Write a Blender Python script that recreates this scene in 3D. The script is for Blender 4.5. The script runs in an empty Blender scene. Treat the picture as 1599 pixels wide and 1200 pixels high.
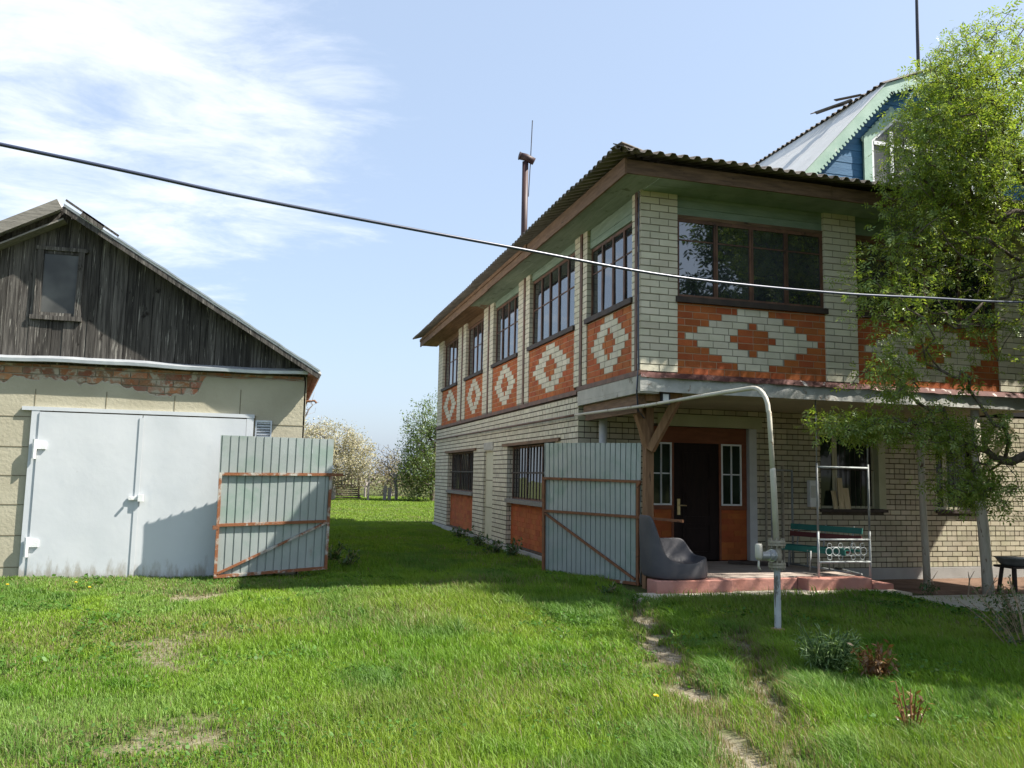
import bpy, math, random
import numpy as np
from mathutils import Vector, Matrix

random.seed(7)
rng = np.random.default_rng(7)
S = bpy.context.scene
COL = S.collection

# ------------------------------------------------------------------ camera
PITCH, ROLL, YAW = math.radians(6.264), math.radians(1.164), math.radians(15.733)
EYE = 1.6
_f0 = Vector((math.sin(YAW), math.cos(YAW), 0)); _r0 = Vector((math.cos(YAW), -math.sin(YAW), 0)); _u0 = Vector((0, 0, 1))
_f = _f0 * math.cos(PITCH) + _u0 * math.sin(PITCH); _u = _u0 * math.cos(PITCH) - _f0 * math.sin(PITCH)
_r = _r0 * math.cos(ROLL) + _u * math.sin(ROLL); _u2 = _u * math.cos(ROLL) - _r0 * math.sin(ROLL)
cam_d = bpy.data.cameras.new('camera')
cam = bpy.data.objects.new('camera', cam_d)
COL.objects.link(cam)
cam.matrix_world = Matrix(((_r.x, _u2.x, -_f.x, 0), (_r.y, _u2.y, -_f.y, 0), (_r.z, _u2.z, -_f.z, EYE), (0, 0, 0, 1)))
cam_d.sensor_width = 36.0
cam_d.lens = 1300.0 / 1599.0 * 36.0
cam_d.clip_end = 2000
cam_d.clip_start = 0.05
S.camera = cam

# ------------------------------------------------------------------ light
SUN = Vector((1.0, -0.40, 1.30)).normalized()
EL = math.asin(SUN.z); AZ = math.atan2(SUN.x, SUN.y)
sd = bpy.data.lights.new('sun', 'SUN'); sd.energy = 5.0; sd.angle = math.radians(0.5); sd.color = (1.0, 0.95, 0.87)
so = bpy.data.objects.new('sun', sd); COL.objects.link(so)
so.rotation_euler = SUN.to_track_quat('Z', 'Y').to_euler(); so.location = SUN * 60

W = bpy.data.worlds.new('World'); S.world = W; W.use_nodes = True
wn, wl = W.node_tree.nodes, W.node_tree.links
wn.clear()
def wnode(t, **k):
    n = wn.new(t)
    for a, b in k.items(): setattr(n, a, b)
    return n
w_out = wnode('ShaderNodeOutputWorld'); w_bg = wnode('ShaderNodeBackground')
w_bg.inputs['Strength'].default_value = 0.100
sky = wnode('ShaderNodeTexSky', sky_type='NISHITA')
sky.sun_disc = False; sky.sun_elevation = EL; sky.sun_rotation = AZ
sky.air_density = 1.0; sky.dust_density = 2.6; sky.ozone_density = 1.6; sky.altitude = 100
tc = wnode('ShaderNodeTexCoord')
sep = wnode('ShaderNodeSeparateXYZ'); wl.new(tc.outputs['Generated'], sep.inputs[0])
def wmath(op, a, b=None, c=None, clamp=False):
    n = wnode('ShaderNodeMath', operation=op, use_clamp=clamp)
    for i, v in enumerate((a, b, c)):
        if v is None: continue
        if isinstance(v, (int, float)): n.inputs[i].default_value = v
        else: wl.new(v, n.inputs[i])
    return n.outputs[0]
zz = wmath('MAXIMUM', sep.outputs['Z'], 0.0)
den = wmath('ADD', zz, 0.22)
px = wmath('DIVIDE', sep.outputs['X'], den); py = wmath('DIVIDE', sep.outputs['Y'], den)
cmb = wnode('ShaderNodeCombineXYZ'); wl.new(px, cmb.inputs[0]); wl.new(py, cmb.inputs[1])
mp = wnode('ShaderNodeMapping'); wl.new(cmb.outputs[0], mp.inputs[0])
mp.inputs['Rotation'].default_value = (0, 0, math.radians(-28)); mp.inputs['Scale'].default_value = (0.95, 1.75, 1)
mp.inputs['Location'].default_value = (0.35, 0.2, 0.0)
n1 = wnode('ShaderNodeTexNoise'); n1.inputs['Scale'].default_value = 3.1; n1.inputs['Detail'].default_value = 9; n1.inputs['Roughness'].default_value = 0.64
n1.inputs['Distortion'].default_value = 0.35
wl.new(mp.outputs[0], n1.inputs['Vector'])
n2 = wnode('ShaderNodeTexNoise'); n2.inputs['Scale'].default_value = 0.9; n2.inputs['Detail'].default_value = 3
wl.new(mp.outputs[0], n2.inputs['Vector'])
# clouds gather in one part of the sky, towards the north-west
dotn = wnode('ShaderNodeVectorMath', operation='DOT_PRODUCT'); wl.new(tc.outputs['Generated'], dotn.inputs[0])
_cd = (_f * 1300 + _r * (215 - 800) + _u2 * (600 - 70)).normalized()
dotn.inputs[1].default_value = _cd
mr = wnode('ShaderNodeMapRange', interpolation_type='SMOOTHSTEP'); wl.new(dotn.outputs['Value'], mr.inputs['Value'])
mr.inputs['From Min'].default_value = 0.925; mr.inputs['From Max'].default_value = 1.0
mr.inputs['To Min'].default_value = -0.20; mr.inputs['To Max'].default_value = 0.13
s1 = wmath('ADD', wmath('MULTIPLY', n1.outputs['Fac'], 0.75), wmath('MULTIPLY', n2.outputs['Fac'], 0.25))
s2 = wmath('ADD', s1, mr.outputs['Result'])
mr2 = wnode('ShaderNodeMapRange', interpolation_type='SMOOTHSTEP'); wl.new(s2, mr2.inputs['Value'])
mr2.inputs['From Min'].default_value = 0.46; mr2.inputs['From Max'].default_value = 0.78
mr2.inputs['To Min'].default_value = 0.0; mr2.inputs['To Max'].default_value = 0.66
# thin veil of high haze that whitens the whole sky
veil = wnode('ShaderNodeMixRGB'); veil.inputs['Fac'].default_value = 0.55
wl.new(sky.outputs[0], veil.inputs['Color1']); veil.inputs['Color2'].default_value = (2.75, 3.35, 4.25, 1)
cl = wnode('ShaderNodeMixRGB'); wl.new(mr2.outputs['Result'], cl.inputs['Fac'])
wl.new(veil.outputs[0], cl.inputs['Color1']); cl.inputs['Color2'].default_value = (5.6, 5.7, 5.8, 1)
wl.new(cl.outputs[0], w_bg.inputs['Color']); wl.new(w_bg.outputs[0], w_out.inputs[0])

S.view_settings.view_transform = 'Standard'; S.view_settings.look = 'None'
S.view_settings.exposure = 1.32; S.view_settings.gamma = 1.0
S.cycles.max_bounces = 6; S.cycles.diffuse_bounces = 3; S.cycles.glossy_bounces = 3; S.cycles.transmission_bounces = 4
S.cycles.transparent_max_bounces = 8; S.cycles.caustics_reflective = False; S.cycles.caustics_refractive = False

# ------------------------------------------------------------------ materials
def new_mat(name):
    m = bpy.data.materials.new(name); m.use_nodes = True
    nt = m.node_tree; nt.nodes.clear()
    return m, nt.nodes, nt.links
def rgba(c): return (c[0], c[1], c[2], 1.0)
def mixrgb(N, L, fac, a, b, mode='MIX'):
    n = N.new('ShaderNodeMixRGB'); n.blend_type = mode
    for i, v in ((0, fac), (1, a), (2, b)):
        if isinstance(v, (int, float)): n.inputs[i].default_value = v
        elif isinstance(v, tuple): n.inputs[i].default_value = rgba(v)
        else: L.new(v, n.inputs[i])
    return n.outputs[0]
def ramp(N, L, src, lo, hi, a=0.0, b=1.0):
    n = N.new('ShaderNodeMapRange'); n.interpolation_type = 'SMOOTHSTEP'
    L.new(src, n.inputs['Value'])
    n.inputs['From Min'].default_value = lo; n.inputs['From Max'].default_value = hi
    n.inputs['To Min'].default_value = a; n.inputs['To Max'].default_value = b
    return n.outputs['Result']
def coords(N, L, scale=(1, 1, 1)):
    t = N.new('ShaderNodeTexCoord'); m = N.new('ShaderNodeMapping')
    m.inputs['Scale'].default_value = scale
    L.new(t.outputs['Object'], m.inputs['Vector'])
    return m.outputs['Vector']
def noise(N, L, vec, scale, detail=6, rough=0.55, dist=0.0):
    n = N.new('ShaderNodeTexNoise'); L.new(vec, n.inputs['Vector'])
    n.inputs['Scale'].default_value = scale; n.inputs['Detail'].default_value = detail
    n.inputs['Roughness'].default_value = rough; n.inputs['Distortion'].default_value = dist
    return n.outputs['Fac']

def M(name, c1, c2=None, scale=4, stretch=(1, 1, 1), rough=0.75, metal=0.0, spec=0.35, bump=0.15, bscale=40,
      island=0.0, spots=None, lo=0.3, hi=0.7, hue=0.0):
    """c1/c2 blended by noise; island: brightness spread per loose piece;
    spots: list of (colour, scale, threshold, softness, stretch)"""
    m, N, L = new_mat(name)
    out = N.new('ShaderNodeOutputMaterial'); bs = N.new('ShaderNodeBsdfPrincipled')
    L.new(bs.outputs[0], out.inputs[0])
    v = coords(N, L, stretch)
    nz = noise(N, L, v, scale)
    col = mixrgb(N, L, ramp(N, L, nz, lo, hi), tuple(c1), tuple(c2 or c1))
    if island:
        g = N.new('ShaderNodeNewGeometry')
        h = N.new('ShaderNodeHueSaturation'); L.new(col, h.inputs['Color'])
        L.new(ramp(N, L, g.outputs['Random Per Island'], 0, 1, 1 - island, 1 + island), h.inputs['Value'])
        if hue:
            ml = N.new('ShaderNodeMath'); ml.operation = 'MULTIPLY'; L.new(g.outputs['Random Per Island'], ml.inputs[0]); ml.inputs[1].default_value = 7.13
            fr = N.new('ShaderNodeMath'); fr.operation = 'FRACT'; L.new(ml.outputs[0], fr.inputs[0])
            L.new(ramp(N, L, fr.outputs[0], 0, 1, 0.5 - hue, 0.5 + hue), h.inputs['Hue'])
        col = h.outputs['Color']
    for (sc, ss, th, sf, st) in (spots or []):
        sv = coords(N, L, st)
        sn = noise(N, L, sv, ss, 8, 0.65, 0.3)
        col = mixrgb(N, L, ramp(N, L, sn, th, th + sf), col, tuple(sc))
    L.new(col, bs.inputs['Base Color'])
    bs.inputs['Roughness'].default_value = rough; bs.inputs['Metallic'].default_value = metal
    bs.inputs['Specular IOR Level'].default_value = spec
    if bump:
        b = N.new('ShaderNodeBump'); b.inputs['Strength'].default_value = bump; b.inputs['Distance'].default_value = 0.02
        L.new(noise(N, L, v, bscale, 5, 0.6), b.inputs['Height']); L.new(b.outputs[0], bs.inputs['Normal'])
    return m

def M_glass(name, tint=(0.014, 0.016, 0.018), ior=2.3, rough=0.02):
    m, N, L = new_mat(name)
    out = N.new('ShaderNodeOutputMaterial'); bs = N.new('ShaderNodeBsdfPrincipled'); L.new(bs.outputs[0], out.inputs[0])
    v = coords(N, L)
    col = mixrgb(N, L, ramp(N, L, noise(N, L, v, 1.3, 3), 0.35, 0.7), tuple(tint), tuple(x * 2.6 for x in tint))
    L.new(col, bs.inputs['Base Color']); bs.inputs['Roughness'].default_value = rough
    bs.inputs['IOR'].default_value = ior; bs.inputs['Specular IOR Level'].default_value = 0.5
    b = N.new('ShaderNodeBump'); b.inputs['Strength'].default_value = 0.05; b.inputs['Distance'].default_value = 0.02
    L.new(noise(N, L, v, 2.2, 2), b.inputs['Height']); L.new(b.outputs[0], bs.inputs['Normal'])
    return m

def M_leaf(name, c1, c2, trans=0.45, spec=0.12, tcol=None):
    m, N, L = new_mat(name)
    out = N.new('ShaderNodeOutputMaterial')
    g = N.new('ShaderNodeNewGeometry')
    col = mixrgb(N, L, g.outputs['Random Per Island'], tuple(c1), tuple(c2))
    d = N.new('ShaderNodeBsdfDiffuse'); t = N.new('ShaderNodeBsdfTranslucent'); gl = N.new('ShaderNodeBsdfGlossy')
    L.new(col, d.inputs[0])
    L.new(mixrgb(N, L, 1.0, col, tcol or (1.0, 1.0, 0.55), 'MULTIPLY'), t.inputs[0])
    gl.inputs['Roughness'].default_value = 0.45; gl.inputs[0].default_value = (0.8, 0.85, 0.8, 1)
    m1 = N.new('ShaderNodeMixShader'); m1.inputs[0].default_value = trans; L.new(d.outputs[0], m1.inputs[1]); L.new(t.outputs[0], m1.inputs[2])
    m2 = N.new('ShaderNodeMixShader'); m2.inputs[0].default_value = spec * 0.4; L.new(m1.outputs[0], m2.inputs[1]); L.new(gl.outputs[0], m2.inputs[2])
    L.new(m2.outputs[0], out.inputs[0])
    return m

RUST = (0.20, 0.075, 0.03)
mat = {}
mat['white_brick'] = M('white_brick', (0.51, 0.468, 0.350), (0.58, 0.535, 0.415), 3, rough=0.85, bump=0.25, bscale=60, island=0.08, hue=0.008,
                       spots=[((0.30, 0.27, 0.20), 1.2, 0.62, 0.22, (1, 1, 1))])
mat['yellow_brick'] = M('yellow_brick', (0.38, 0.345, 0.235), (0.47, 0.43, 0.31), 2, rough=0.85, bump=0.25, bscale=60, island=0.13, hue=0.01,
                        spots=[((0.24, 0.19, 0.12), 1.0, 0.62, 0.25, (1, 1, 1))])
mat['red_brick'] = M('red_brick', (0.31, 0.076, 0.019), (0.39, 0.108, 0.028), 3, rough=0.85, bump=0.35, bscale=45, island=0.11, hue=0.006,
                     spots=[((0.24, 0.062, 0.022), 2.2, 0.58, 0.15, (1, 1, 1)), ((0.42, 0.20, 0.11), 9, 0.68, 0.08, (1, 1, 1))])
mat['dark_mortar'] = M('dark_mortar', (0.055, 0.043, 0.028), (0.090, 0.073, 0.050), 6, rough=0.95, bump=0.3)
mat['pale_mortar'] = M('pale_mortar', (0.46, 0.31, 0.20), (0.36, 0.24, 0.16), 6, rough=0.95, bump=0.3)
mat['grey_mortar'] = M('grey_mortar', (0.20, 0.18, 0.135), (0.27, 0.245, 0.19), 6, rough=0.95, bump=0.3)
mat['old_brick'] = M('old_brick', (0.34, 0.12, 0.05), (0.27, 0.19, 0.13), 5, rough=0.9, bump=0.5, bscale=30, island=0.28, hue=0.012,
                     spots=[((0.40, 0.35, 0.27), 4, 0.51, 0.1, (1, 1, 1)), ((0.12, 0.10, 0.08), 6, 0.62, 0.1, (1, 1, 1))])
mat['old_mortar'] = M('old_mortar', (0.36, 0.31, 0.22), (0.25, 0.21, 0.15), 6, rough=0.95, bump=0.6, bscale=25)
mat['plaster'] = M('plaster', (0.355, 0.325, 0.235), (0.415, 0.385, 0.285), 1.4, rough=0.9, bump=0.35, bscale=18,
                   spots=[((0.30, 0.26, 0.17), 2.3, 0.60, 0.16, (1, 1, 1)), ((0.47, 0.44, 0.34), 7, 0.66, 0.08, (1, 1, 1))])
mat['groove'] = M('groove', (0.16, 0.14, 0.09), rough=0.95, bump=0)
mat['old_board'] = M('old_board', (0.035, 0.032, 0.029), (0.105, 0.097, 0.086), 3.2, (9, 9, 0.5), rough=0.9, spec=0.15, bump=0.55, bscale=9, island=0.32,
                     spots=[((0.26, 0.245, 0.215), 5.5, 0.585, 0.07, (6, 6, 0.30)), ((0.018, 0.015, 0.013), 3.0, 0.60, 0.10, (2, 2, 1.1)), ((0.30, 0.24, 0.14), 2.6, 0.735, 0.03, (3.2, 3.2, 1.6))])
mat['grey_plank'] = M('grey_plank', (0.155, 0.145, 0.125), (0.24, 0.225, 0.195), 3, (1.0, 8, 8), rough=0.9, bump=0.4, bscale=9, island=0.12)
mat['galvanised'] = M('galvanised', (0.56, 0.59, 0.61), (0.46, 0.49, 0.52), 5, rough=0.42, metal=0.55, bump=0.12, bscale=7,
                      spots=[((0.30, 0.28, 0.26), 4, 0.66, 0.12, (1, 1, 1))])
mat['door_paint'] = M('door_paint', (0.50, 0.525, 0.54), (0.55, 0.57, 0.58), 1.1, rough=0.48, spec=0.4, bump=0.28, bscale=1.7,
                      spots=[((0.44, 0.475, 0.50), 2.4, 0.60, 0.2, (1, 1, 0.5)), ((0.36, 0.36, 0.35), 8, 0.70, 0.06, (1, 1, 0.6)), ((0.30, 0.20, 0.13), 11, 0.735, 0.03, (1, 1, 0.5))])
mat['white_paint'] = M('white_paint', (0.72, 0.73, 0.72), (0.64, 0.65, 0.64), 6, rough=0.55, bump=0.1,
                       spots=[((0.42, 0.40, 0.36), 5, 0.66, 0.1, (1, 1, 1))])
mat['gate_sheet'] = M('gate_sheet', (0.27, 0.305, 0.29), (0.325, 0.355, 0.34), 1.6, rough=0.42, metal=0.25, bump=0.06, bscale=9, island=0,
                      spots=[((0.23, 0.295, 0.255), 1.4, 0.46, 0.2, (1, 1, 1)), ((0.56, 0.59, 0.58), 4, 0.66, 0.06, (3, 3, 0.35)), ((0.22, 0.20, 0.17), 3, 0.64, 0.12, (1, 1, 0.5))])
mat['gate_frame'] = M('gate_frame', (0.40, 0.40, 0.36), (0.31, 0.28, 0.23), 7, rough=0.7, bump=0.3, bscale=50,
                      spots=[(RUST, 3.2, 0.40, 0.10, (1, 1, 1)), ((0.10, 0.045, 0.025), 7, 0.60, 0.08, (1, 1, 1))])
mat['rusty_frame'] = M('rusty_frame', (0.15, 0.065, 0.032), (0.22, 0.095, 0.042), 7, rough=0.8, bump=0.3, bscale=50,
                       spots=[((0.40, 0.38, 0.32), 4.0, 0.60, 0.08, (1, 1, 1)), ((0.06, 0.03, 0.02), 7, 0.60, 0.08, (1, 1, 1))])
mat['brown_wood'] = M('brown_wood', (0.105, 0.058, 0.031), (0.18, 0.105, 0.058), 3, (7, 0.9, 7), rough=0.75, bump=0.4, bscale=8, island=0.18,
                      spots=[((0.28, 0.21, 0.14), 4, 0.63, 0.1, (6, 0.5, 6)), ((0.04, 0.022, 0.014), 4, 0.62, 0.1, (3, 0.5, 3))])
mat['brown_wood_x'] = M('brown_wood_x', (0.080, 0.047, 0.027), (0.165, 0.098, 0.056), 3, (0.9, 7, 7), rough=0.75, bump=0.4, bscale=8, island=0.18,
                        spots=[((0.28, 0.21, 0.14), 4, 0.65, 0.1, (0.5, 6, 6)), ((0.04, 0.022, 0.014), 4, 0.62, 0.1, (0.5, 3, 3))])
mat['post_wood'] = M('post_wood', (0.17, 0.088, 0.042), (0.25, 0.140, 0.072), 3, (7, 7, 0.8), rough=0.75, bump=0.35, bscale=8, island=0.1,
                     spots=[((0.40, 0.38, 0.33), 4, 0.69, 0.05, (3, 3, 0.6)), ((0.06, 0.03, 0.018), 4, 0.60, 0.1, (4, 4, 0.5))])
mat['frame_brown'] = M('frame_brown', (0.075, 0.036, 0.022), (0.14, 0.068, 0.040), 5, rough=0.6, bump=0.25, bscale=30, island=0.2,
                       spots=[((0.030, 0.018, 0.012), 4, 0.57, 0.12, (1, 1, 1)), ((0.24, 0.18, 0.13), 8, 0.70, 0.05, (1, 1, 1))])
mat['dark_bar'] = M('dark_bar', (0.030, 0.022, 0.018), (0.055, 0.038, 0.028), 5, rough=0.7, bump=0.2)
mat['green_board'] = M('green_board', (0.15, 0.205, 0.150), (0.205, 0.262, 0.20), 2.2, (1.2, 1.2, 6), rough=0.7, bump=0.25, bscale=10, island=0.10,
                       spots=[((0.075, 0.10, 0.065), 2.2, 0.60, 0.14, (1, 1, 1)), ((0.32, 0.36, 0.29), 3, 0.69, 0.08, (0.6, 0.6, 3))])
mat['roof_sheet'] = M('roof_sheet', (0.105, 0.092, 0.078), (0.165, 0.145, 0.125), 3, rough=0.9, bump=0.3,
                      spots=[((0.05, 0.045, 0.035), 3, 0.58, 0.12, (1, 1, 1))])
mat['pale_roof'] = M('pale_roof', (0.66, 0.65, 0.62), (0.58, 0.57, 0.54), 2, rough=0.85, bump=0.2, spots=[((0.22, 0.19, 0.15), 3, 0.66, 0.12, (1, 1, 1))])
mat['blue_board'] = M('blue_board', (0.030, 0.120, 0.235), (0.050, 0.160, 0.29), 2.5, (0.7, 6, 6), rough=0.65, bump=0.2, bscale=12, island=0.16,
                      spots=[((0.035, 0.085, 0.15), 3, 0.62, 0.12, (0.7, 1, 4))])
mat['mint_trim'] = M('mint_trim', (0.235, 0.36, 0.28), (0.31, 0.435, 0.35), 3, rough=0.6, bump=0.15,
                     spots=[((0.48, 0.47, 0.42), 6, 0.64, 0.07, (1, 1, 1))])
mat['slab'] = M('slab', (0.33, 0.315, 0.27), (0.43, 0.41, 0.36), 3, rough=0.85, bump=0.45, bscale=14,
                spots=[((0.16, 0.145, 0.11), 3.5, 0.58, 0.12, (1, 1, 1))])
mat['slab_tin'] = M('slab_tin', (0.33, 0.33, 0.30), (0.42, 0.42, 0.385), 3, rough=0.6, metal=0.1, bump=0.9, bscale=6,
                    spots=[((0.62, 0.60, 0.54), 3.2, 0.60, 0.05, (1, 1, 2)), ((0.20, 0.15, 0.11), 4, 0.60, 0.08, (1, 1, 1))])
mat['red_flashing'] = M('red_flashing', (0.065, 0.024, 0.019), (0.11, 0.040, 0.030), 5, rough=0.8, bump=0.5, bscale=12,
                        spots=[((0.46, 0.42, 0.38), 5.5, 0.60, 0.05, (1, 1, 1))])
mat['ceiling_paint'] = M('ceiling_paint', (0.36, 0.34, 0.23), (0.30, 0.28, 0.19), 1.5, rough=0.85, bump=0.2)
mat['lintel_paint'] = M('lintel_paint', (0.42, 0.42, 0.27), (0.36, 0.36, 0.23), 2, rough=0.8, bump=0.2)
mat['plinth'] = M('plinth', (0.30, 0.295, 0.27), (0.37, 0.36, 0.33), 2, rough=0.9, bump=0.3)
mat['porch_red'] = M('porch_red', (0.36, 0.155, 0.115), (0.44, 0.22, 0.175), 2.4, rough=0.85, bump=0.4, bscale=20,
                     spots=[((0.22, 0.12, 0.09), 3, 0.58, 0.14, (1, 1, 1)), ((0.50, 0.40, 0.34), 6, 0.66, 0.08, (1, 1, 1))])
mat['porch_floor'] = M('porch_floor', (0.27, 0.215, 0.175), (0.34, 0.285, 0.24), 2, rough=0.85, bump=0.3, spots=[((0.16, 0.12, 0.10), 2, 0.6, 0.2, (1, 1, 1))])
mat['concrete'] = M('concrete', (0.40, 0.36, 0.28), (0.50, 0.455, 0.36), 2, rough=0.95, bump=0.5, bscale=22,
                    spots=[((0.22, 0.19, 0.13), 3, 0.58, 0.12, (1, 1, 1))])
mat['door_dark'] = M('door_dark', (0.010, 0.005, 0.005), (0.016, 0.008, 0.007), 3, (5, 5, 0.8), rough=0.5, spec=0.15, bump=0.1)
mat['door_surround'] = M('door_surround', (0.15, 0.045, 0.020), (0.20, 0.068, 0.030), 3, (1, 1, 4), rough=0.6, bump=0.2)
mat['brass'] = M('brass', (0.62, 0.50, 0.28), rough=0.35, metal=0.7, bump=0)
mat['cream_panel'] = M('cream_panel', (0.46, 0.43, 0.30), (0.53, 0.50, 0.37), 2, rough=0.6, bump=0.1)
mat['grey_pipe'] = M('grey_pipe', (0.42, 0.43, 0.42), (0.50, 0.51, 0.50), 3, rough=0.6, bump=0.1)
mat['cream_pipe'] = M('cream_pipe', (0.40, 0.375, 0.30), (0.49, 0.46, 0.38), 4, rough=0.55, bump=0.2,
                      spots=[((0.22, 0.15, 0.09), 7, 0.61, 0.06, (1, 1, 1)), ((0.16, 0.13, 0.10), 3, 0.64, 0.1, (1, 1, 1))])
mat['worn_pipe'] = M('worn_pipe', (0.43, 0.45, 0.43), (0.34, 0.36, 0.35), 5, rough=0.7, bump=0.3,
                     spots=[((0.13, 0.12, 0.10), 5, 0.50, 0.06, (3, 3, 0.7)), ((0.24, 0.14, 0.08), 4, 0.60, 0.06, (3, 3, 1))])
mat['dirty_steel'] = M('dirty_steel', (0.33, 0.30, 0.23), (0.24, 0.21, 0.16), 9, rough=0.6, metal=0.25, bump=0.4, bscale=40)
mat['steel'] = M('steel', (0.50, 0.51, 0.51), (0.42, 0.43, 0.43), 6, rough=0.4, metal=0.6, bump=0.1)
mat['swing_white'] = M('swing_white', (0.38, 0.41, 0.40), (0.30, 0.32, 0.31), 5, rough=0.5, bump=0.15,
                       spots=[((0.18, 0.15, 0.12), 5, 0.60, 0.08, (1, 1, 1))])
mat['swing_dark'] = M('swing_dark', (0.16, 0.17, 0.16), (0.26, 0.27, 0.26), 5, rough=0.6, bump=0.15)
mat['teal_slat'] = M('teal_slat', (0.012, 0.095, 0.075), (0.020, 0.125, 0.10), 3, rough=0.5, bump=0.15)
mat['maroon_slat'] = M('maroon_slat', (0.075, 0.016, 0.014), (0.11, 0.026, 0.022), 3, rough=0.5, bump=0.15)
mat['chair_plastic'] = M('chair_plastic', (0.062, 0.060, 0.066), (0.092, 0.087, 0.090), 2.5, rough=0.6, spec=0.35, bump=0.18, bscale=6,
                         spots=[((0.15, 0.135, 0.13), 3, 0.60, 0.2, (1, 1, 1))])
mat['chimney_brown'] = M('chimney_brown', (0.034, 0.017, 0.017), (0.052, 0.026, 0.024), 4, (1, 1, 0.4), rough=0.55, bump=0.1)
mat['black_cable'] = M('black_cable', (0.022, 0.030, 0.060), rough=0.35, spec=0.6, bump=0)
mat['black_metal'] = M('black_metal', (0.035, 0.035, 0.045), rough=0.5, bump=0.1)
mat['pale_log'] = M('pale_log', (0.40, 0.36, 0.28), (0.52, 0.47, 0.37), 3, (5, 5, 0.6), rough=0.9, bump=0.6, bscale=7,
                    spots=[((0.13, 0.075, 0.045), 3.5, 0.60, 0.06, (3, 3, 0.7))])
mat['raw_plank'] = M('raw_plank', (0.42, 0.335, 0.19), (0.50, 0.41, 0.25), 3, (6, 6, 1), rough=0.8, bump=0.2)
mat['soil'] = M('soil', (0.105, 0.060, 0.036), (0.16, 0.095, 0.060), 4, rough=1, bump=0.8, bscale=20)
mat['far_wood'] = M('far_wood', (0.12, 0.082, 0.070), (0.19, 0.140, 0.120), 4, rough=0.9, bump=0.3, island=0.25)
mat['bark'] = M('bark', (0.085, 0.066, 0.050), (0.15, 0.12, 0.095), 6, (3, 3, 0.7), rough=0.95, bump=0.7, bscale=12)
mat['pale_bark'] = M('pale_bark', (0.22, 0.19, 0.17), (0.30, 0.27, 0.25), 6, (3, 3, 0.7), rough=0.95, bump=0.4, bscale=12)
mat['window_glass'] = M_glass('window_glass')
mat['attic_glass'] = M_glass('attic_glass', (0.05, 0.05, 0.046), 1.35, 0.10)
mat['porch_glass'] = M_glass('porch_glass', (0.012, 0.018, 0.012), 1.38, 0.04)
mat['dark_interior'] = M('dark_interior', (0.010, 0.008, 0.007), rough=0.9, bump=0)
mat['leaf_spring'] = M_leaf('leaf_spring', (0.16, 0.265, 0.032), (0.31, 0.365, 0.070), 0.55)
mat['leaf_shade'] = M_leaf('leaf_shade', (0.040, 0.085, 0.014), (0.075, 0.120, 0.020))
mat['leaf_far'] = M_leaf('leaf_far', (0.085, 0.145, 0.030), (0.150, 0.200, 0.050))
mat['blossom'] = M_leaf('blossom', (0.46, 0.42, 0.29), (0.33, 0.31, 0.17), 0.3, 0.0, (1, 1, 0.95))
mat['twig_leaf'] = M_leaf('twig_leaf', (0.22, 0.17, 0.115), (0.27, 0.25, 0.13), 0.3, 0.0)
mat['weed_leaf'] = M_leaf('weed_leaf', (0.045, 0.095, 0.022), (0.075, 0.14, 0.04), 0.3)
mat['dry_stem'] = M('dry_stem', (0.30, 0.23, 0.15), (0.20, 0.13, 0.08), 6, rough=0.9, bump=0.1)
mat['red_leaf'] = M_leaf('red_leaf', (0.12, 0.055, 0.018), (0.19, 0.105, 0.032), 0.3)
mat['red_stem'] = M('red_stem', (0.15, 0.06, 0.025), (0.20, 0.09, 0.035), rough=0.8, bump=0)
mat['tuft_leaf'] = M_leaf('tuft_leaf', (0.11, 0.20, 0.05), (0.19, 0.27, 0.09), 0.35)
mat['yellow_petal'] = M_leaf('yellow_petal', (0.75, 0.55, 0.03), (0.8, 0.62, 0.05), 0.3)

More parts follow.
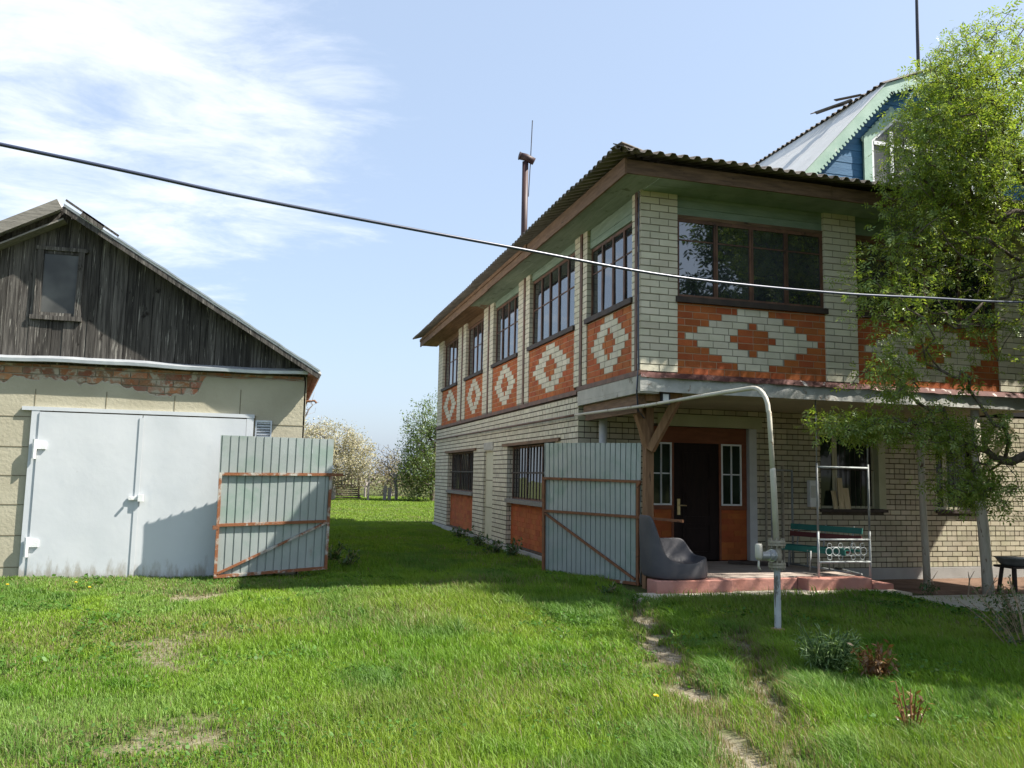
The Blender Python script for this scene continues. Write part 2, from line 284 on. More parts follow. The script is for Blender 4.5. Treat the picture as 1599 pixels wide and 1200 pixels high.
# two-tone soffit: green paint near the corner, peeled to bare brown further back
def door_mat():
    m = mat['door_paint']; N, L = m.node_tree.nodes, m.node_tree.links
    bs = [n for n in N if n.type == 'BSDF_PRINCIPLED'][0]; src = bs.inputs['Base Color'].links[0].from_socket
    v = coords(N, L); sx = N.new('ShaderNodeSeparateXYZ'); L.new(v, sx.inputs[0])
    a = N.new('ShaderNodeMath'); a.operation = 'MULTIPLY_ADD'; L.new(noise(N, L, coords(N, L, (3, 3, 0.8)), 4, 6, 0.65), a.inputs[0]); a.inputs[1].default_value = -0.9; L.new(sx.outputs['Z'], a.inputs[2])
    L.new(mixrgb(N, L, ramp(N, L, a.outputs[0], -0.12, -0.42, 0.0, 0.75), src, (0.24, 0.21, 0.155)), bs.inputs['Base Color'])
door_mat()
def soffit_mat():
    m, N, L = new_mat('soffit_boards')
    out = N.new('ShaderNodeOutputMaterial'); bs = N.new('ShaderNodeBsdfPrincipled'); L.new(bs.outputs[0], out.inputs[0])
    v = coords(N, L); vs = coords(N, L, (7, 0.7, 7))
    sx = N.new('ShaderNodeSeparateXYZ'); L.new(v, sx.inputs[0])
    nz = noise(N, L, v, 1.6, 5)
    a = N.new('ShaderNodeMath'); a.operation = 'MULTIPLY_ADD'; L.new(nz, a.inputs[0]); a.inputs[1].default_value = 3.2; L.new(sx.outputs['Y'], a.inputs[2])
    f = ramp(N, L, a.outputs[0], 8.6, 8.9)      # metres back from the front corner
    gn = ramp(N, L, noise(N, L, vs, 3, 6), 0.3, 0.7)
    g = mixrgb(N, L, gn, (0.175, 0.222, 0.160), (0.235, 0.285, 0.215))
    g = mixrgb(N, L, ramp(N, L, noise(N, L, v, 5, 5), 0.62, 0.7), g, (0.10, 0.125, 0.08))
    b = mixrgb(N, L, gn, (0.12, 0.055, 0.026), (0.22, 0.115, 0.055))
    L.new(mixrgb(N, L, f, g, b), bs.inputs['Base Color']); bs.inputs['Roughness'].default_value = 0.8
    bp = N.new('ShaderNodeBump'); bp.inputs['Strength'].default_value = 0.35; bp.inputs['Distance'].default_value = 0.02
    L.new(noise(N, L, vs, 8, 4), bp.inputs['Height']); L.new(bp.outputs[0], bs.inputs['Normal'])
    return m
mat['soffit'] = soffit_mat()

def grass_mat():
    m, N, L = new_mat('grass_blade')
    out = N.new('ShaderNodeOutputMaterial')
    at = N.new('ShaderNodeAttribute'); at.attribute_name = 'tint'
    d = N.new('ShaderNodeBsdfDiffuse'); t = N.new('ShaderNodeBsdfTranslucent'); gl = N.new('ShaderNodeBsdfGlossy')
    L.new(at.outputs['Color'], d.inputs[0]); L.new(mixrgb(N, L, 1.0, at.outputs['Color'], (1.05, 1.1, 0.6), 'MULTIPLY'), t.inputs[0])
    gl.inputs['Roughness'].default_value = 0.5; gl.inputs[0].default_value = (0.7, 0.8, 0.6, 1)
    m1 = N.new('ShaderNodeMixShader'); m1.inputs[0].default_value = 0.42; L.new(d.outputs[0], m1.inputs[1]); L.new(t.outputs[0], m1.inputs[2])
    m2 = N.new('ShaderNodeMixShader'); m2.inputs[0].default_value = 0.022; L.new(m1.outputs[0], m2.inputs[1]); L.new(gl.outputs[0], m2.inputs[2])
    L.new(m2.outputs[0], out.inputs[0])
    return m
mat['grass'] = grass_mat()

def ground_mat():
    m, N, L = new_mat('ground_turf')
    out = N.new('ShaderNodeOutputMaterial'); bs = N.new('ShaderNodeBsdfPrincipled'); L.new(bs.outputs[0], out.inputs[0])
    v = coords(N, L)
    at = N.new('ShaderNodeAttribute'); at.attribute_name = 'bare'
    g = mixrgb(N, L, ramp(N, L, noise(N, L, v, 1.2, 8), 0.35, 0.65), (0.050, 0.070, 0.016), (0.075, 0.085, 0.028))
    g = mixrgb(N, L, ramp(N, L, noise(N, L, v, 26, 4), 0.45, 0.7), g, (0.105, 0.095, 0.050))
    b = mixrgb(N, L, ramp(N, L, noise(N, L, v, 14, 8), 0.35, 0.65), (0.15, 0.122, 0.082), (0.27, 0.235, 0.175))
    L.new(mixrgb(N, L, at.outputs['Fac'], g, b), bs.inputs['Base Color']); bs.inputs['Roughness'].default_value = 1.0
    bs.inputs['Specular IOR Level'].default_value = 0.1
    bp = N.new('ShaderNodeBump'); bp.inputs['Strength'].default_value = 0.8; bp.inputs['Distance'].default_value = 0.03
    L.new(noise(N, L, v, 30, 6), bp.inputs['Height']); L.new(bp.outputs[0], bs.inputs['Normal'])
    return m
mat['ground'] = ground_mat()

# ------------------------------------------------------------------ mesh builder
ORG = {}
class MB:
    def __init__(s): s.v = []; s.f = []; s.mi = []
    def add(s, vs, fs, mi=0):
        n = len(s.v); s.v.extend([tuple(p) for p in vs])
        for f in fs: s.f.append(tuple(n + i for i in f)); s.mi.append(mi)
        return s
    def box(s, x0, x1, y0, y1, z0, z1, mi=0):
        return s.add([(x0, y0, z0), (x1, y0, z0), (x1, y1, z0), (x0, y1, z0), (x0, y0, z1), (x1, y0, z1), (x1, y1, z1), (x0, y1, z1)],
                     [(0, 3, 2, 1), (4, 5, 6, 7), (0, 1, 5, 4), (1, 2, 6, 5), (2, 3, 7, 6), (3, 0, 4, 7)], mi)
    def beam(s, p, q, w, h, mi=0, up=(0, 0, 1), roll=0.0):
        p, q = Vector(p), Vector(q); d = (q - p).normalized(); up = Vector(up)
        if abs(d.dot(up)) > 0.98: up = Vector((0, 1, 0))
        sd_ = d.cross(up).normalized(); u = sd_.cross(d).normalized()
        if roll:
            c, sn = math.cos(roll), math.sin(roll); sd_, u = sd_ * c + u * sn, u * c - sd_ * sn
        vs = []
        for e in (p, q):
            for a, b in ((-1, -1), (1, -1), (1, 1), (-1, 1)): vs.append(e + sd_ * (a * w / 2) + u * (b * h / 2))
        return s.add(vs, [(0, 3, 2, 1), (4, 5, 6, 7), (0, 1, 5, 4), (1, 2, 6, 5), (2, 3, 7, 6), (3, 0, 4, 7)], mi)
    def tube(s, pts, r, n=10, mi=0, caps=True):
        pts = [Vector(p) for p in pts]; k = len(pts)
        rs = r if isinstance(r, (list, tuple)) else [r] * k
        t0 = (pts[1] - pts[0]).normalized()
        ref = Vector((0, 0, 1)) if abs(t0.z) < 0.9 else Vector((1, 0, 0))
        a = t0.cross(ref).normalized(); vs = []
        for i, p in enumerate(pts):
            if i == 0: t = t0
            elif i == k - 1: t = (pts[i] - pts[i - 1]).normalized()
            else:
                t = ((pts[i] - pts[i - 1]).normalized() + (pts[i + 1] - pts[i]).normalized())
                t = t.normalized() if t.length > 1e-6 else t0
            a = (a - t * a.dot(t)); a = a.normalized() if a.length > 1e-6 else t.orthogonal().normalized()
            b = t.cross(a)
            for j in range(n):
                th = 2 * math.pi * j / n
                vs.append(p + (a * math.cos(th) + b * math.sin(th)) * rs[i])
        fs = []
        for i in range(k - 1):
            for j in range(n):
                j2 = (j + 1) % n
                fs.append((i * n + j, i * n + j2, (i + 1) * n + j2, (i + 1) * n + j))
        if caps: fs += [tuple(range(n - 1, -1, -1)), tuple((k - 1) * n + j for j in range(n))]
        return s.add(vs, fs, mi)
    def prism(s, poly, off, mi=0):
        """poly: list of 3-D points (one face), off: extrusion vector"""
        n = len(poly); off = Vector(off)
        vs = [Vector(p) for p in poly] + [Vector(p) + off for p in poly]
        fs = [tuple(range(n - 1, -1, -1)), tuple(range(n, 2 * n))] + [(i, (i + 1) % n, n + (i + 1) % n, n + i) for i in range(n)]
        return s.add(vs, fs, mi)
    def torus(s, c, ax1, ax2, R_, r, n=20, m=6, mi=0):
        c, ax1, ax2 = Vector(c), Vector(ax1).normalized(), Vector(ax2).normalized()
        pts = [c + (ax1 * math.cos(2 * math.pi * i / n) + ax2 * math.sin(2 * math.pi * i / n)) * R_ for i in range(n + 1)]
        return s.tube(pts, r, m, mi, False)
    def build(s, name, mats, parent=None, smooth=False, bevel=0.0, subsurf=0):
        if not isinstance(mats, (list, tuple)): mats = [mats]
        L = ORG.get(parent.name, Vector((0, 0, 0))) if parent else Vector((0, 0, 0))
        me = bpy.data.meshes.new(name)
        vs = [(p[0] - L.x, p[1] - L.y, p[2] - L.z) for p in s.v]
        me.from_pydata(vs, [], s.f); me.update()
        for m in mats: me.materials.append(m)
        if len(mats) > 1: me.polygons.foreach_set('material_index', s.mi)
        if smooth: me.polygons.foreach_set('use_smooth', [True] * len(s.f))
        o = bpy.data.objects.new(name, me); COL.objects.link(o)
        if parent: o.parent = parent
        ORG[o.name] = L
        if bevel:
            b = o.modifiers.new('bevel', 'BEVEL'); b.width = bevel; b.segments = 2; b.limit_method = 'ANGLE'
        if subsurf:
            b = o.modifiers.new('subsurf', 'SUBSURF'); b.levels = subsurf; b.render_levels = subsurf
        return o

def tag(o, label=None, cat=None, group=None, kind=None):
    if label: o['label'] = label
    if cat: o['category'] = cat
    if group: o['group'] = group
    if kind: o['kind'] = kind
    return o
def thing(name, label, cat, loc, group=None):
    o = bpy.data.objects.new(name, None); o.empty_display_size = 0.2
    COL.objects.link(o); o.location = loc; ORG[o.name] = Vector(loc)
    return tag(o, label, cat, group)
def solo(mb, name, mats, loc, label, cat, group=None, **k):
    """a thing that is a single mesh, origin at loc"""
    d = bpy.data.objects.new('tmp', None); ORG['__tmp'] = Vector(loc)
    class P_: name = '__tmp'
    L = Vector(loc); mb.v = [(p[0] - L.x, p[1] - L.y, p[2] - L.z) for p in mb.v]
    o = mb.build(name, mats, None, **k); o.location = loc; ORG[o.name] = L
    bpy.data.objects.remove(d)
    return tag(o, label, cat, group)

def np_mesh(name, verts, faces_flat, sizes, mats, mi=None, smooth=False, loc=(0, 0, 0)):
    me = bpy.data.meshes.new(name)
    v = np.asarray(verts, np.float32) - np.asarray(loc, np.float32)
    me.vertices.add(len(v)); me.vertices.foreach_set('co', v.ravel())
    me.loops.add(len(faces_flat)); me.loops.foreach_set('vertex_index', np.asarray(faces_flat, np.int32))
    me.polygons.add(len(sizes)); st = np.concatenate([[0], np.cumsum(sizes)[:-1]]).astype(np.int32)
    me.polygons.foreach_set('loop_start', st)
    for m in (mats if isinstance(mats, (list, tuple)) else [mats]): me.materials.append(m)
    if mi is not None: me.polygons.foreach_set('material_index', np.asarray(mi, np.int32))
    if smooth: me.polygons.foreach_set('use_smooth', np.ones(len(sizes), bool))
    me.update(calc_edges=True)
    o = bpy.data.objects.new(name, me); COL.objects.link(o)
    return o

# ------------------------------------------------------------------ ground
_lat = np.random.default_rng(3).random((256, 256))
def vnoise(x, y, s):
    x = np.asarray(x, float) * s + 100; y = np.asarray(y, float) * s + 100
    xi = np.floor(x).astype(int); yi = np.floor(y).astype(int); fx = x - xi; fy = y - yi
    fx = fx * fx * (3 - 2 * fx); fy = fy * fy * (3 - 2 * fy)
    g = lambda a, b: _lat[a % 256, b % 256]
    return (g(xi, yi) * (1 - fx) + g(xi + 1, yi) * fx) * (1 - fy) + (g(xi, yi + 1) * (1 - fx) + g(xi + 1, yi + 1) * fx) * fy
def sstep(a, b, x):
    t = np.clip((np.asarray(x, float) - a) / (b - a), 0, 1); return t * t * (3 - 2 * t)
def gz(x, y):
    x = np.asarray(x, float); y = np.asarray(y, float)
    z = -0.15 + 0.06 * (vnoise(x, y, 0.45) - 0.5) * sstep(20, 12, np.abs(y - 2)) + 0.03 * (vnoise(x, y, 1.3) - 0.5)
    z = z + 0.28 * sstep(29, 46, y)
    z = z - 0.20 * sstep(9.8, 10.3, x) * sstep(10.9, 11.7, y)
    # worn wheel tracks
    z = z - 0.05 * np.clip(bare(x, y), 0, 1)
    return z
def seg_d(x, y, pts):
    d = np.full(np.shape(x), 1e9)
    for (ax, ay), (bx, by) in zip(pts[:-1], pts[1:]):
        vx, vy = bx - ax, by - ay; t = np.clip(((x - ax) * vx + (y - ay) * vy) / (vx * vx + vy * vy), 0, 1)
        d = np.minimum(d, np.hypot(x - ax - t * vx, y - ay - t * vy))
    return d
TRK1 = [(5.1, 11.2), (4.63, 10.12), (4.0, 8.19), (3.66, 7.22), (3.32, 6.27), (3.06, 5.31), (2.85, 4.73), (2.4, 3.2), (2.0, 1.0)]
TRK2 = [(5.2, 8.6), (4.5, 7.2), (3.75, 5.75), (3.2, 4.65), (2.9, 3.4)]
def bare(x, y):
    x = np.asarray(x, float); y = np.asarray(y, float)
    n = vnoise(x, y, 3.1) * 0.6 + vnoise(x, y, 8.0) * 0.4
    n2 = vnoise(x, y, 0.9)
    b = sstep(0.22, 0.05, seg_d(x, y, TRK1) + (n - 0.5) * 0.60) * sstep(0.28, 0.5, n2 * 0.5 + vnoise(x + 3, y + 11, 1.7) * 0.5 + 0.06)
    b = np.maximum(b, 0.75 * sstep(0.15, 0.02, seg_d(x, y, TRK2) + (n - 0.46) * 0.5))
    b = np.maximum(b, sstep(0.55, 0.20, np.hypot(x + 0.95, (y - 12.25) * 0.8) + (n - 0.5) * 0.5))
    b = np.maximum(b, 0.6 * sstep(0.45, 0.1, np.hypot((x + 0.5), (y - 5.9)) + (n - 0.4) * 1.5))
    b = np.maximum(b, 0.55 * sstep(0.8, 0.1, np.hypot((x + 1.0), (y - 8.9) * 0.7) + (n - 0.4) * 1.6))
    b = np.maximum(b, 0.5 * sstep(0.6, 0.1, np.hypot((x + 2.6), (y - 13.2) * 1.5) + (n - 0.4) * 0.6))
    b = np.maximum(b, sstep(0.20, 0.12, np.hypot(x - 5.67, y - 8.60) + (n - 0.5) * 0.08))
    b = np.maximum(b, 0.8 * sstep(0.5, 0.1, np.hypot((x - 4.95), (y - 11.4)) + (n - 0.4) * 0.7))
    return b

def make_ground():
    def axis(segs):
        out = []
        for a, b, st in segs: out.append(np.arange(a, b, st))
        return np.concatenate(out + [[segs[-1][1]]])
    xs = axis([(-400, -40, 40), (-40, -8, 2), (-8, 14, 0.14), (14, 44, 2), (44, 400, 40)])
    ys = axis([(-300, -20, 40), (-20, 0, 1.5), (0, 15, 0.14), (15, 50, 0.5), (50, 90, 4), (90, 600, 60)])
    X, Y = np.meshgrid(xs, ys); Z = gz(X, Y)
    nx, ny = len(xs), len(ys)
    v = np.stack([X.ravel(), Y.ravel(), Z.ravel()], 1)
    i = np.arange(nx * ny).reshape(ny, nx)
    q = np.stack([i[:-1, :-1], i[:-1, 1:], i[1:, 1:], i[1:, :-1]], -1).reshape(-1, 4)
    o = np_mesh('ground', v, q.ravel(), np.full(len(q), 4), mat['ground'], smooth=True)
    a = o.data.attributes.new('bare', 'FLOAT', 'POINT'); a.data.foreach_set('value', bare(X, Y).ravel().astype(np.float32))
    return tag(o, 'grassy yard ground with worn wheel tracks in front of the house', 'ground', kind='structure')
make_ground()

def make_grass():
    pts = []
    def scatter(y0, y1, dens, x0f, x1f):
        yy = np.arange(y0, y1, 0.5)
        for y in yy:
            xa, xb = x0f(y), x1f(y); n = int(dens * (xb - xa) * 0.5)
            pts.append(np.stack([rng.uniform(xa, xb, n), rng.uniform(y, y + 0.5, n)], 1))
    L_ = lambda y: -0.30 * y - 2.2
    R_ = lambda y: 1.09 * y + 1.5
    scatter(1.5, 3.5, 1100, L_, R_)
    scatter(3.5, 8, 5600, L_, R_)
    scatter(8, 14.5, 3300, L_, lambda y: min(R_(y), 12.5))
    scatter(14.5, 30, 1100, lambda y: 0.35, lambda y: 5.4)
    scatter(30, 52, 330, lambda y: -3.0, lambda y: 14.0)
    P = np.concatenate(pts); x, y = P[:, 0], P[:, 1]
    keep = np.ones(len(P), bool)
    keep &= ~((x < 0.5) & (y > 14.5) & (y < 28))
    keep &= ~((x > 5.28) & (y > 14.38) & (y < 28.6))
    keep &= ~((x > 5.42) & (x < 9.85) & (y > 11.60) & (y < 28.6))
    keep &= ~((x > 9.4) & (y > 10.75) & (y < 28.6))
    jx = (vnoise(x, y, 2.0) - 0.5) * 0.5
    apr = (x > 5.3) & (x < 9.7) & (y > 11.05 + jx) & (y < 14.5)
    keep &= ~(apr & (rng.random(len(P)) > 0.05))
    pth = (x > 9.35) & (y > 8.75 + jx + (11.2 - x) * 0.35) & (y < 14.5)
    keep &= ~(pth & (rng.random(len(P)) > 0.05))
    keep &= rng.random(len(P)) > 0.86 * bare(x, y)
    patch = vnoise(x, y, 0.7) * 0.6 + vnoise(x, y, 1.9) * 0.4
    keep &= rng.random(len(P)) < 0.55 + 0.75 * patch
    P = P[keep]; x, y = P[:, 0], P[:, 1]; patch = patch[keep]; n = len(P)
    z = gz(x, y)
    dist = np.hypot(x, y)
    tall = vnoise(x + 31, y + 7, 0.55) * 0.6 + vnoise(x + 5, y + 17, 2.3) * 0.4
    h = 0.038 + 0.105 * tall ** 1.3
    # short dry turf on the left, lush rough growth towards the gates and the pipe
    left = sstep(0.6, -1.0, x + 0.12 * (y - 6))
    h *= 1 - 0.42 * left * sstep(14, 11.5, y)
    mid = sstep(0.2, 1.5, x) * sstep(8.5, 10.5, y) * sstep(14.5, 13.0, y)
    h *= 1 + 0.35 * mid
    rt = sstep(4.2, 5.2, x - 0.35 * (y - 8)) * sstep(11.4, 10.2, y)
    h *= 1 + 0.45 * rt * (0.4 + vnoise(x, y, 2.8))
    h *= 1 - 0.45 * sstep(16, 20, y)
    dt = np.minimum(seg_d(x, y, TRK1), seg_d(x, y, TRK2)); ridge = sstep(0.10, 0.26, dt) * sstep(0.75, 0.40, dt) * sstep(11.3, 10.3, y)
    h *= 1 + 0.55 * ridge * sstep(0.35, 0.65, vnoise(x, y + 8, 2.2))
    clump = sstep(0.66, 0.84, vnoise(x + 13, y + 29, 2.6) * 0.6 + vnoise(x + 3, y, 6.0) * 0.4)
    h *= 1 + 0.7 * clump
    h *= 1 - 0.5 * sstep(8.0, 9.2, x) * sstep(7.2, 8.2, y)
    h *= 0.55 + 0.75 * rng.random(n)
    h *= 1 - 0.55 * bare(x, y)
    w = (0.0021 + 0.0017 * rng.random(n)) * np.clip(dist / 7.0, 0.9, 4.5)
    th = rng.uniform(0, 2 * np.pi, n)
    lean = rng.normal(0.45, 0.25, n) + 0.25 * ridge + 0.3 * clump; lth = rng.normal(2.2, 1.15, n)
    lx, ly = np.cos(lth) * lean * h, np.sin(lth) * lean * h
    sx, sy = np.cos(th) * w, np.sin(th) * w
    V = np.empty((n, 5, 3), np.float32)
    V[:, 0] = np.stack([x - sx, y - sy, z - 0.012], 1); V[:, 1] = np.stack([x + sx, y + sy, z - 0.012], 1)
    mx, my, mz = x + lx * 0.35, y + ly * 0.35, z + h * 0.58
    V[:, 2] = np.stack([mx + sx * 0.75, my + sy * 0.75, mz], 1); V[:, 3] = np.stack([mx - sx * 0.75, my - sy * 0.75, mz], 1)
    V[:, 4] = np.stack([x + lx, y + ly, z + h * (1 - 0.22 * np.abs(lean))], 1)
    b = (np.arange(n) * 5)[:, None]
    F = np.concatenate([b + np.array([[0, 1, 2, 3]]), b + np.array([[3, 2, 4]])], 1).ravel()
    sizes = np.tile([4, 3], n)
    o = np_mesh('grass', V.reshape(-1, 3), F, sizes, mat['grass'])
    g1 = np.array([0.094, 0.198, 0.016]); g2 = np.array([0.198, 0.302, 0.030]); dry = np.array([0.24, 0.20, 0.105]); blue = np.array([0.090, 0.175, 0.040])
    t = rng.random(n)[:, None]
    hue = (vnoise(x + 50, y + 20, 0.8) * 0.6 + vnoise(x, y + 40, 2.6) * 0.4)[:, None]
    c = g1 * (1 - hue) + g2 * hue
    c = c * (0.72 + 0.56 * t)
    bl = sstep(0.55, 0.75, vnoise(x + 70, y + 70, 1.1))[:, None]
    c = c * (1 - 0.6 * bl) + blue * 0.6 * bl
    yel = sstep(0.50, 0.68, vnoise(x + 41, y + 63, 0.55)) * sstep(14, 12, y)
    pd = 0.03 + 0.07 * yel + 0.17 * left * sstep(0.35, 0.7, vnoise(x + 9, y + 3, 1.0)) + 0.5 * bare(x, y) + 0.20 * sstep(0.5, 0.25, patch)
    c = c * (1 - 0.35 * yel[:, None]) + np.array([0.20, 0.25, 0.035]) * 0.35 * yel[:, None]
    lf = (left * sstep(0.42, 0.62, vnoise(x + 17, y + 5, 0.7)))[:, None]
    c = c * (1 - 0.4 * lf) + np.array([0.15, 0.24, 0.075]) * 0.4 * lf
    pd = pd + 0.35 * sstep(0.34, 0.12, dt) * sstep(11.0, 10.0, y)
    isd = (rng.random(n) < pd)[:, None]
    c = np.where(isd, dry * (0.6 + 0.6 * rng.random((n, 1))), c)
    c = c * (1 - 0.28 * clump[:, None] * np.array([1.0, 0.6, 1.0]))
    far = sstep(18, 30, y)[:, None]
    c = c * (1 - 0.35 * far) + np.array([0.15, 0.20, 0.03]) * 0.5 * far
    C = np.concatenate([c, np.ones((n, 1))], 1).astype(np.float32)
    C = np.repeat(C, 5, 0)
    a = o.data.attributes.new('tint', 'FLOAT_COLOR', 'POINT'); a.data.foreach_set('color', C.ravel())
    tag(o, 'green spring grass covering the yard', 'grass', kind='stuff')
make_grass()

def make_clover():
    g = np.random.default_rng(19); n = 90000
    y = 2.5 + 12 * g.random(n) ** 1.5; x = g.uniform(-0.30 * y - 2, np.minimum(1.08 * y + 1.2, 9.2))
    m = vnoise(x + 60, y + 11, 1.25) * 0.65 + vnoise(x + 2, y + 90, 4.5) * 0.35
    k = (g.random(n) < sstep(0.54, 0.72, m)) & (bare(x, y) < 0.5) & ~((x > 5.2) & (y > 11)) & ~((x < 0.6) & (y > 14.4))
    x, y, m = x[k], y[k], m[k]; n = len(x)
    z = gz(x, y) + g.uniform(0.0, 0.075, n) * (0.5 + m); d = np.hypot(x, y)
    s_ = g.uniform(0.007, 0.017, n) * np.clip(d / 7, 0.9, 2)
    a = g.uniform(0, 2 * np.pi, n); tl = g.normal(0, 0.4, (n, 2))
    V = np.empty((n, 6, 3), np.float32)
    for i in range(6):
        an = a + i * np.pi / 3; rr = s_ * (1.25 if i % 3 == 0 else 0.8)
        ox, oy = np.cos(an) * rr, np.sin(an) * rr
        V[:, i] = np.stack([x + ox, y + oy, z + ox * tl[:, 0] + oy * tl[:, 1]], 1)
    o = np_mesh('ground_cover', V.reshape(-1, 3), np.arange(n * 6), np.full(n, 6), mat['grass'])
    c = np.array([0.060, 0.135, 0.022]) * (0.7 + 0.7 * g.random((n, 1))); C = np.repeat(np.concatenate([c, np.ones((n, 1))], 1), 6, 0).astype(np.float32)
    at = o.data.attributes.new('tint', 'FLOAT_COLOR', 'POINT'); at.data.foreach_set('color', C.ravel())
    tag(o, 'patches of small leaved ground cover in the lawn', 'ground cover', kind='stuff')
make_clover()

# concrete apron and sandy path, porch soil bed
def sheet(poly, z, name, m, label, th=0.05):
    mb = MB(); mb.prism([(p[0], p[1], z - th) for p in poly], (0, 0, th))
    return tag(mb.build(name, m), label, name, kind='structure')
sheet([(5.15, 11.75), (5.1, 11.15), (6.0, 11.02), (7.4, 10.9), (8.6, 11.0), (9.5, 10.85), (9.8, 11.2), (9.8, 11.75)], -0.118, 'pavement', mat['concrete'], 'worn concrete apron in front of the porch', 0.1)
sheet([(9.35, 10.85), (9.6, 9.6), (10.1, 8.75), (12.0, 7.9), (15, 7.6), (19, 8.5), (19, 10.9), (12, 10.75)], -0.108, 'path', mat['concrete'], 'sandy concrete path along the flower bed', 0.1)

# ------------------------------------------------------------------ brick work
BH, BL_ = 0.111, 0.2775
def place(axis, plane, u, z, d):
    return (u, plane - d, z) if axis == 'x' else (plane - d, u, z)
def wbox(mb, axis, plane, u0, u1, z0, z1, d0, d1, mi=0):
    """box on a wall: d0..d1 distance outward from the plane"""
    if axis == 'x': mb.box(u0, u1, plane - d1, plane - d0, z0, z1, mi)
    else: mb.box(plane - d1, plane - d0, u0, u1, z0, z1, mi)
def bricks(mb, axis, plane, u0, u1, z0, z1, d=0.012, holes=(), headers=0, jt=0.016, mi=0, zref=None, phase=0.0, segfn=None, L=None, BH=BH):
    L = L or BL_
    zref = z0 if zref is None else zref
    r0 = int(math.floor((z0 - zref) / BH + 1e-6)); r1 = int(math.ceil((z1 - zref) / BH - 1e-6))
    for r in range(r0, r1):
        a, b = max(z0, zref + r * BH) + jt / 2, min(z1, zref + (r + 1) * BH) - jt / 2
        if b - a < 0.015: continue
        Lr = L / 2 if (headers and r % headers == 0) else L
        segs = segfn(r) if segfn else [(u0, u1, mi)]
        for (sa, sb, m_) in segs:
            st = sa - (0 if segfn else ((r % 2) * L / 2 + phase) % Lr)
            if segfn and r % 2: st = sa - L / 2
            u = st
            while u < sb - 1e-4:
                ua, ub = max(u, sa), min(u + Lr, sb)
                u += Lr
                parts = [(ua, ub)]
                for (ha, hb, hz0, hz1) in holes:
                    if min(b, hz1) - max(a, hz0) > 0.35 * (b - a):
                        np_ = []
                        for (p0, p1) in parts:
                            if hb <= p0 or ha >= p1: np_.append((p0, p1)); continue
                            if ha > p0: np_.append((p0, ha))
                            if hb < p1: np_.append((hb, p1))
                        parts = np_
                for (p0, p1) in parts:
                    if p1 - p0 < 0.03: continue
                    dd = d + random.uniform(-0.25, 0.25) * d
                    e0 = jt / 2 if p0 > u0 + 1e-4 else 0.0; e1 = jt / 2 if p1 < u1 - 1e-4 else 0.0
                    wbox(mb, axis, plane, p0 + e0, p1 - e1, a + random.uniform(0, .002), b - random.uniform(0, .002), -0.004, dd, m_)
def backing(mb, axis, plane, u0, u1, z0, z1, th, holes=(), mi=0):
    us = sorted({u0, u1, *[min(max(h[i], u0), u1) for h in holes for i in (0, 1)]})
    zs = sorted({z0, z1, *[min(max(h[i], z0), z1) for h in holes for i in (2, 3)]})
    for a, b in zip(us[:-1], us[1:]):
        runs = []
        for c, d in zip(zs[:-1], zs[1:]):
            mu, mz = (a + b) / 2, (c + d) / 2
            if any(h[0] < mu < h[1] and h[2] < mz < h[3] for h in holes): continue
            if runs and abs(runs[-1][1] - c) < 1e-6: runs[-1][1] = d
            else: runs.append([c, d])
        for c, d in runs: wbox(mb, axis, plane, a, b, c, d, -th, 0, mi)

DIAMOND = [(1, 0.0, 1.03), (2, 0, 2.04), (3, 0.27, 2.85), (4, 1.0, 3.6), (5, 1.5, 4.35), (6, 1.0, 3.6), (7, 0.27, 2.85), (8, 0, 2.04), (9, 0, 1.03)]
def diamond_panel(axis, plane, u0, u1, z0, z1, parent, name='brick_panel', L=None):
    mb = MB(); wbox(mb, axis, plane, u0, u1, z0, z1, -0.10, 0, 2)
    cx = (u0 + u1) / 2; k = (u1 - u0) / 2.71 * BL_ * (0.91 if axis == 'y' else 1.0)
    rows = {10 - r: (i, o) for r, i, o in DIAMOND}      # count from the bottom
    def segfn(r):
        if r not in rows: return [(u0, u1, 0)]
        i, o = rows[r]; s = []
        s.append((u0, cx - o * k, 0))
        if i > 0: s += [(cx - o * k, cx - i * k, 1), (cx - i * k, cx + i * k, 0), (cx + i * k, cx + o * k, 1)]
        else: s.append((cx - o * k, cx + o * k, 1))
        s.append((cx + o * k, u1, 0)); return s
    for r, (i, o) in rows.items():
        a_, b_ = max(z0, z0 + r * BH), min(z1, z0 + (r + 1) * BH)
        for (p, q) in (((cx - o * k, cx - i * k), (cx + i * k, cx + o * k)) if i else ((cx - o * k, cx + o * k),)): wbox(mb, axis, plane, p - .004, q + .004, a_, b_ - 0.0005, -0.01, 0.002, 3)
    bricks(mb, axis, plane, u0, u1, z0, z1, 0.007, jt=0.013, segfn=segfn, L=L or BL_)
    return mb.build(name, [mat['red_brick'], mat['white_brick'], mat['pale_mortar'], mat['grey_mortar']], parent)

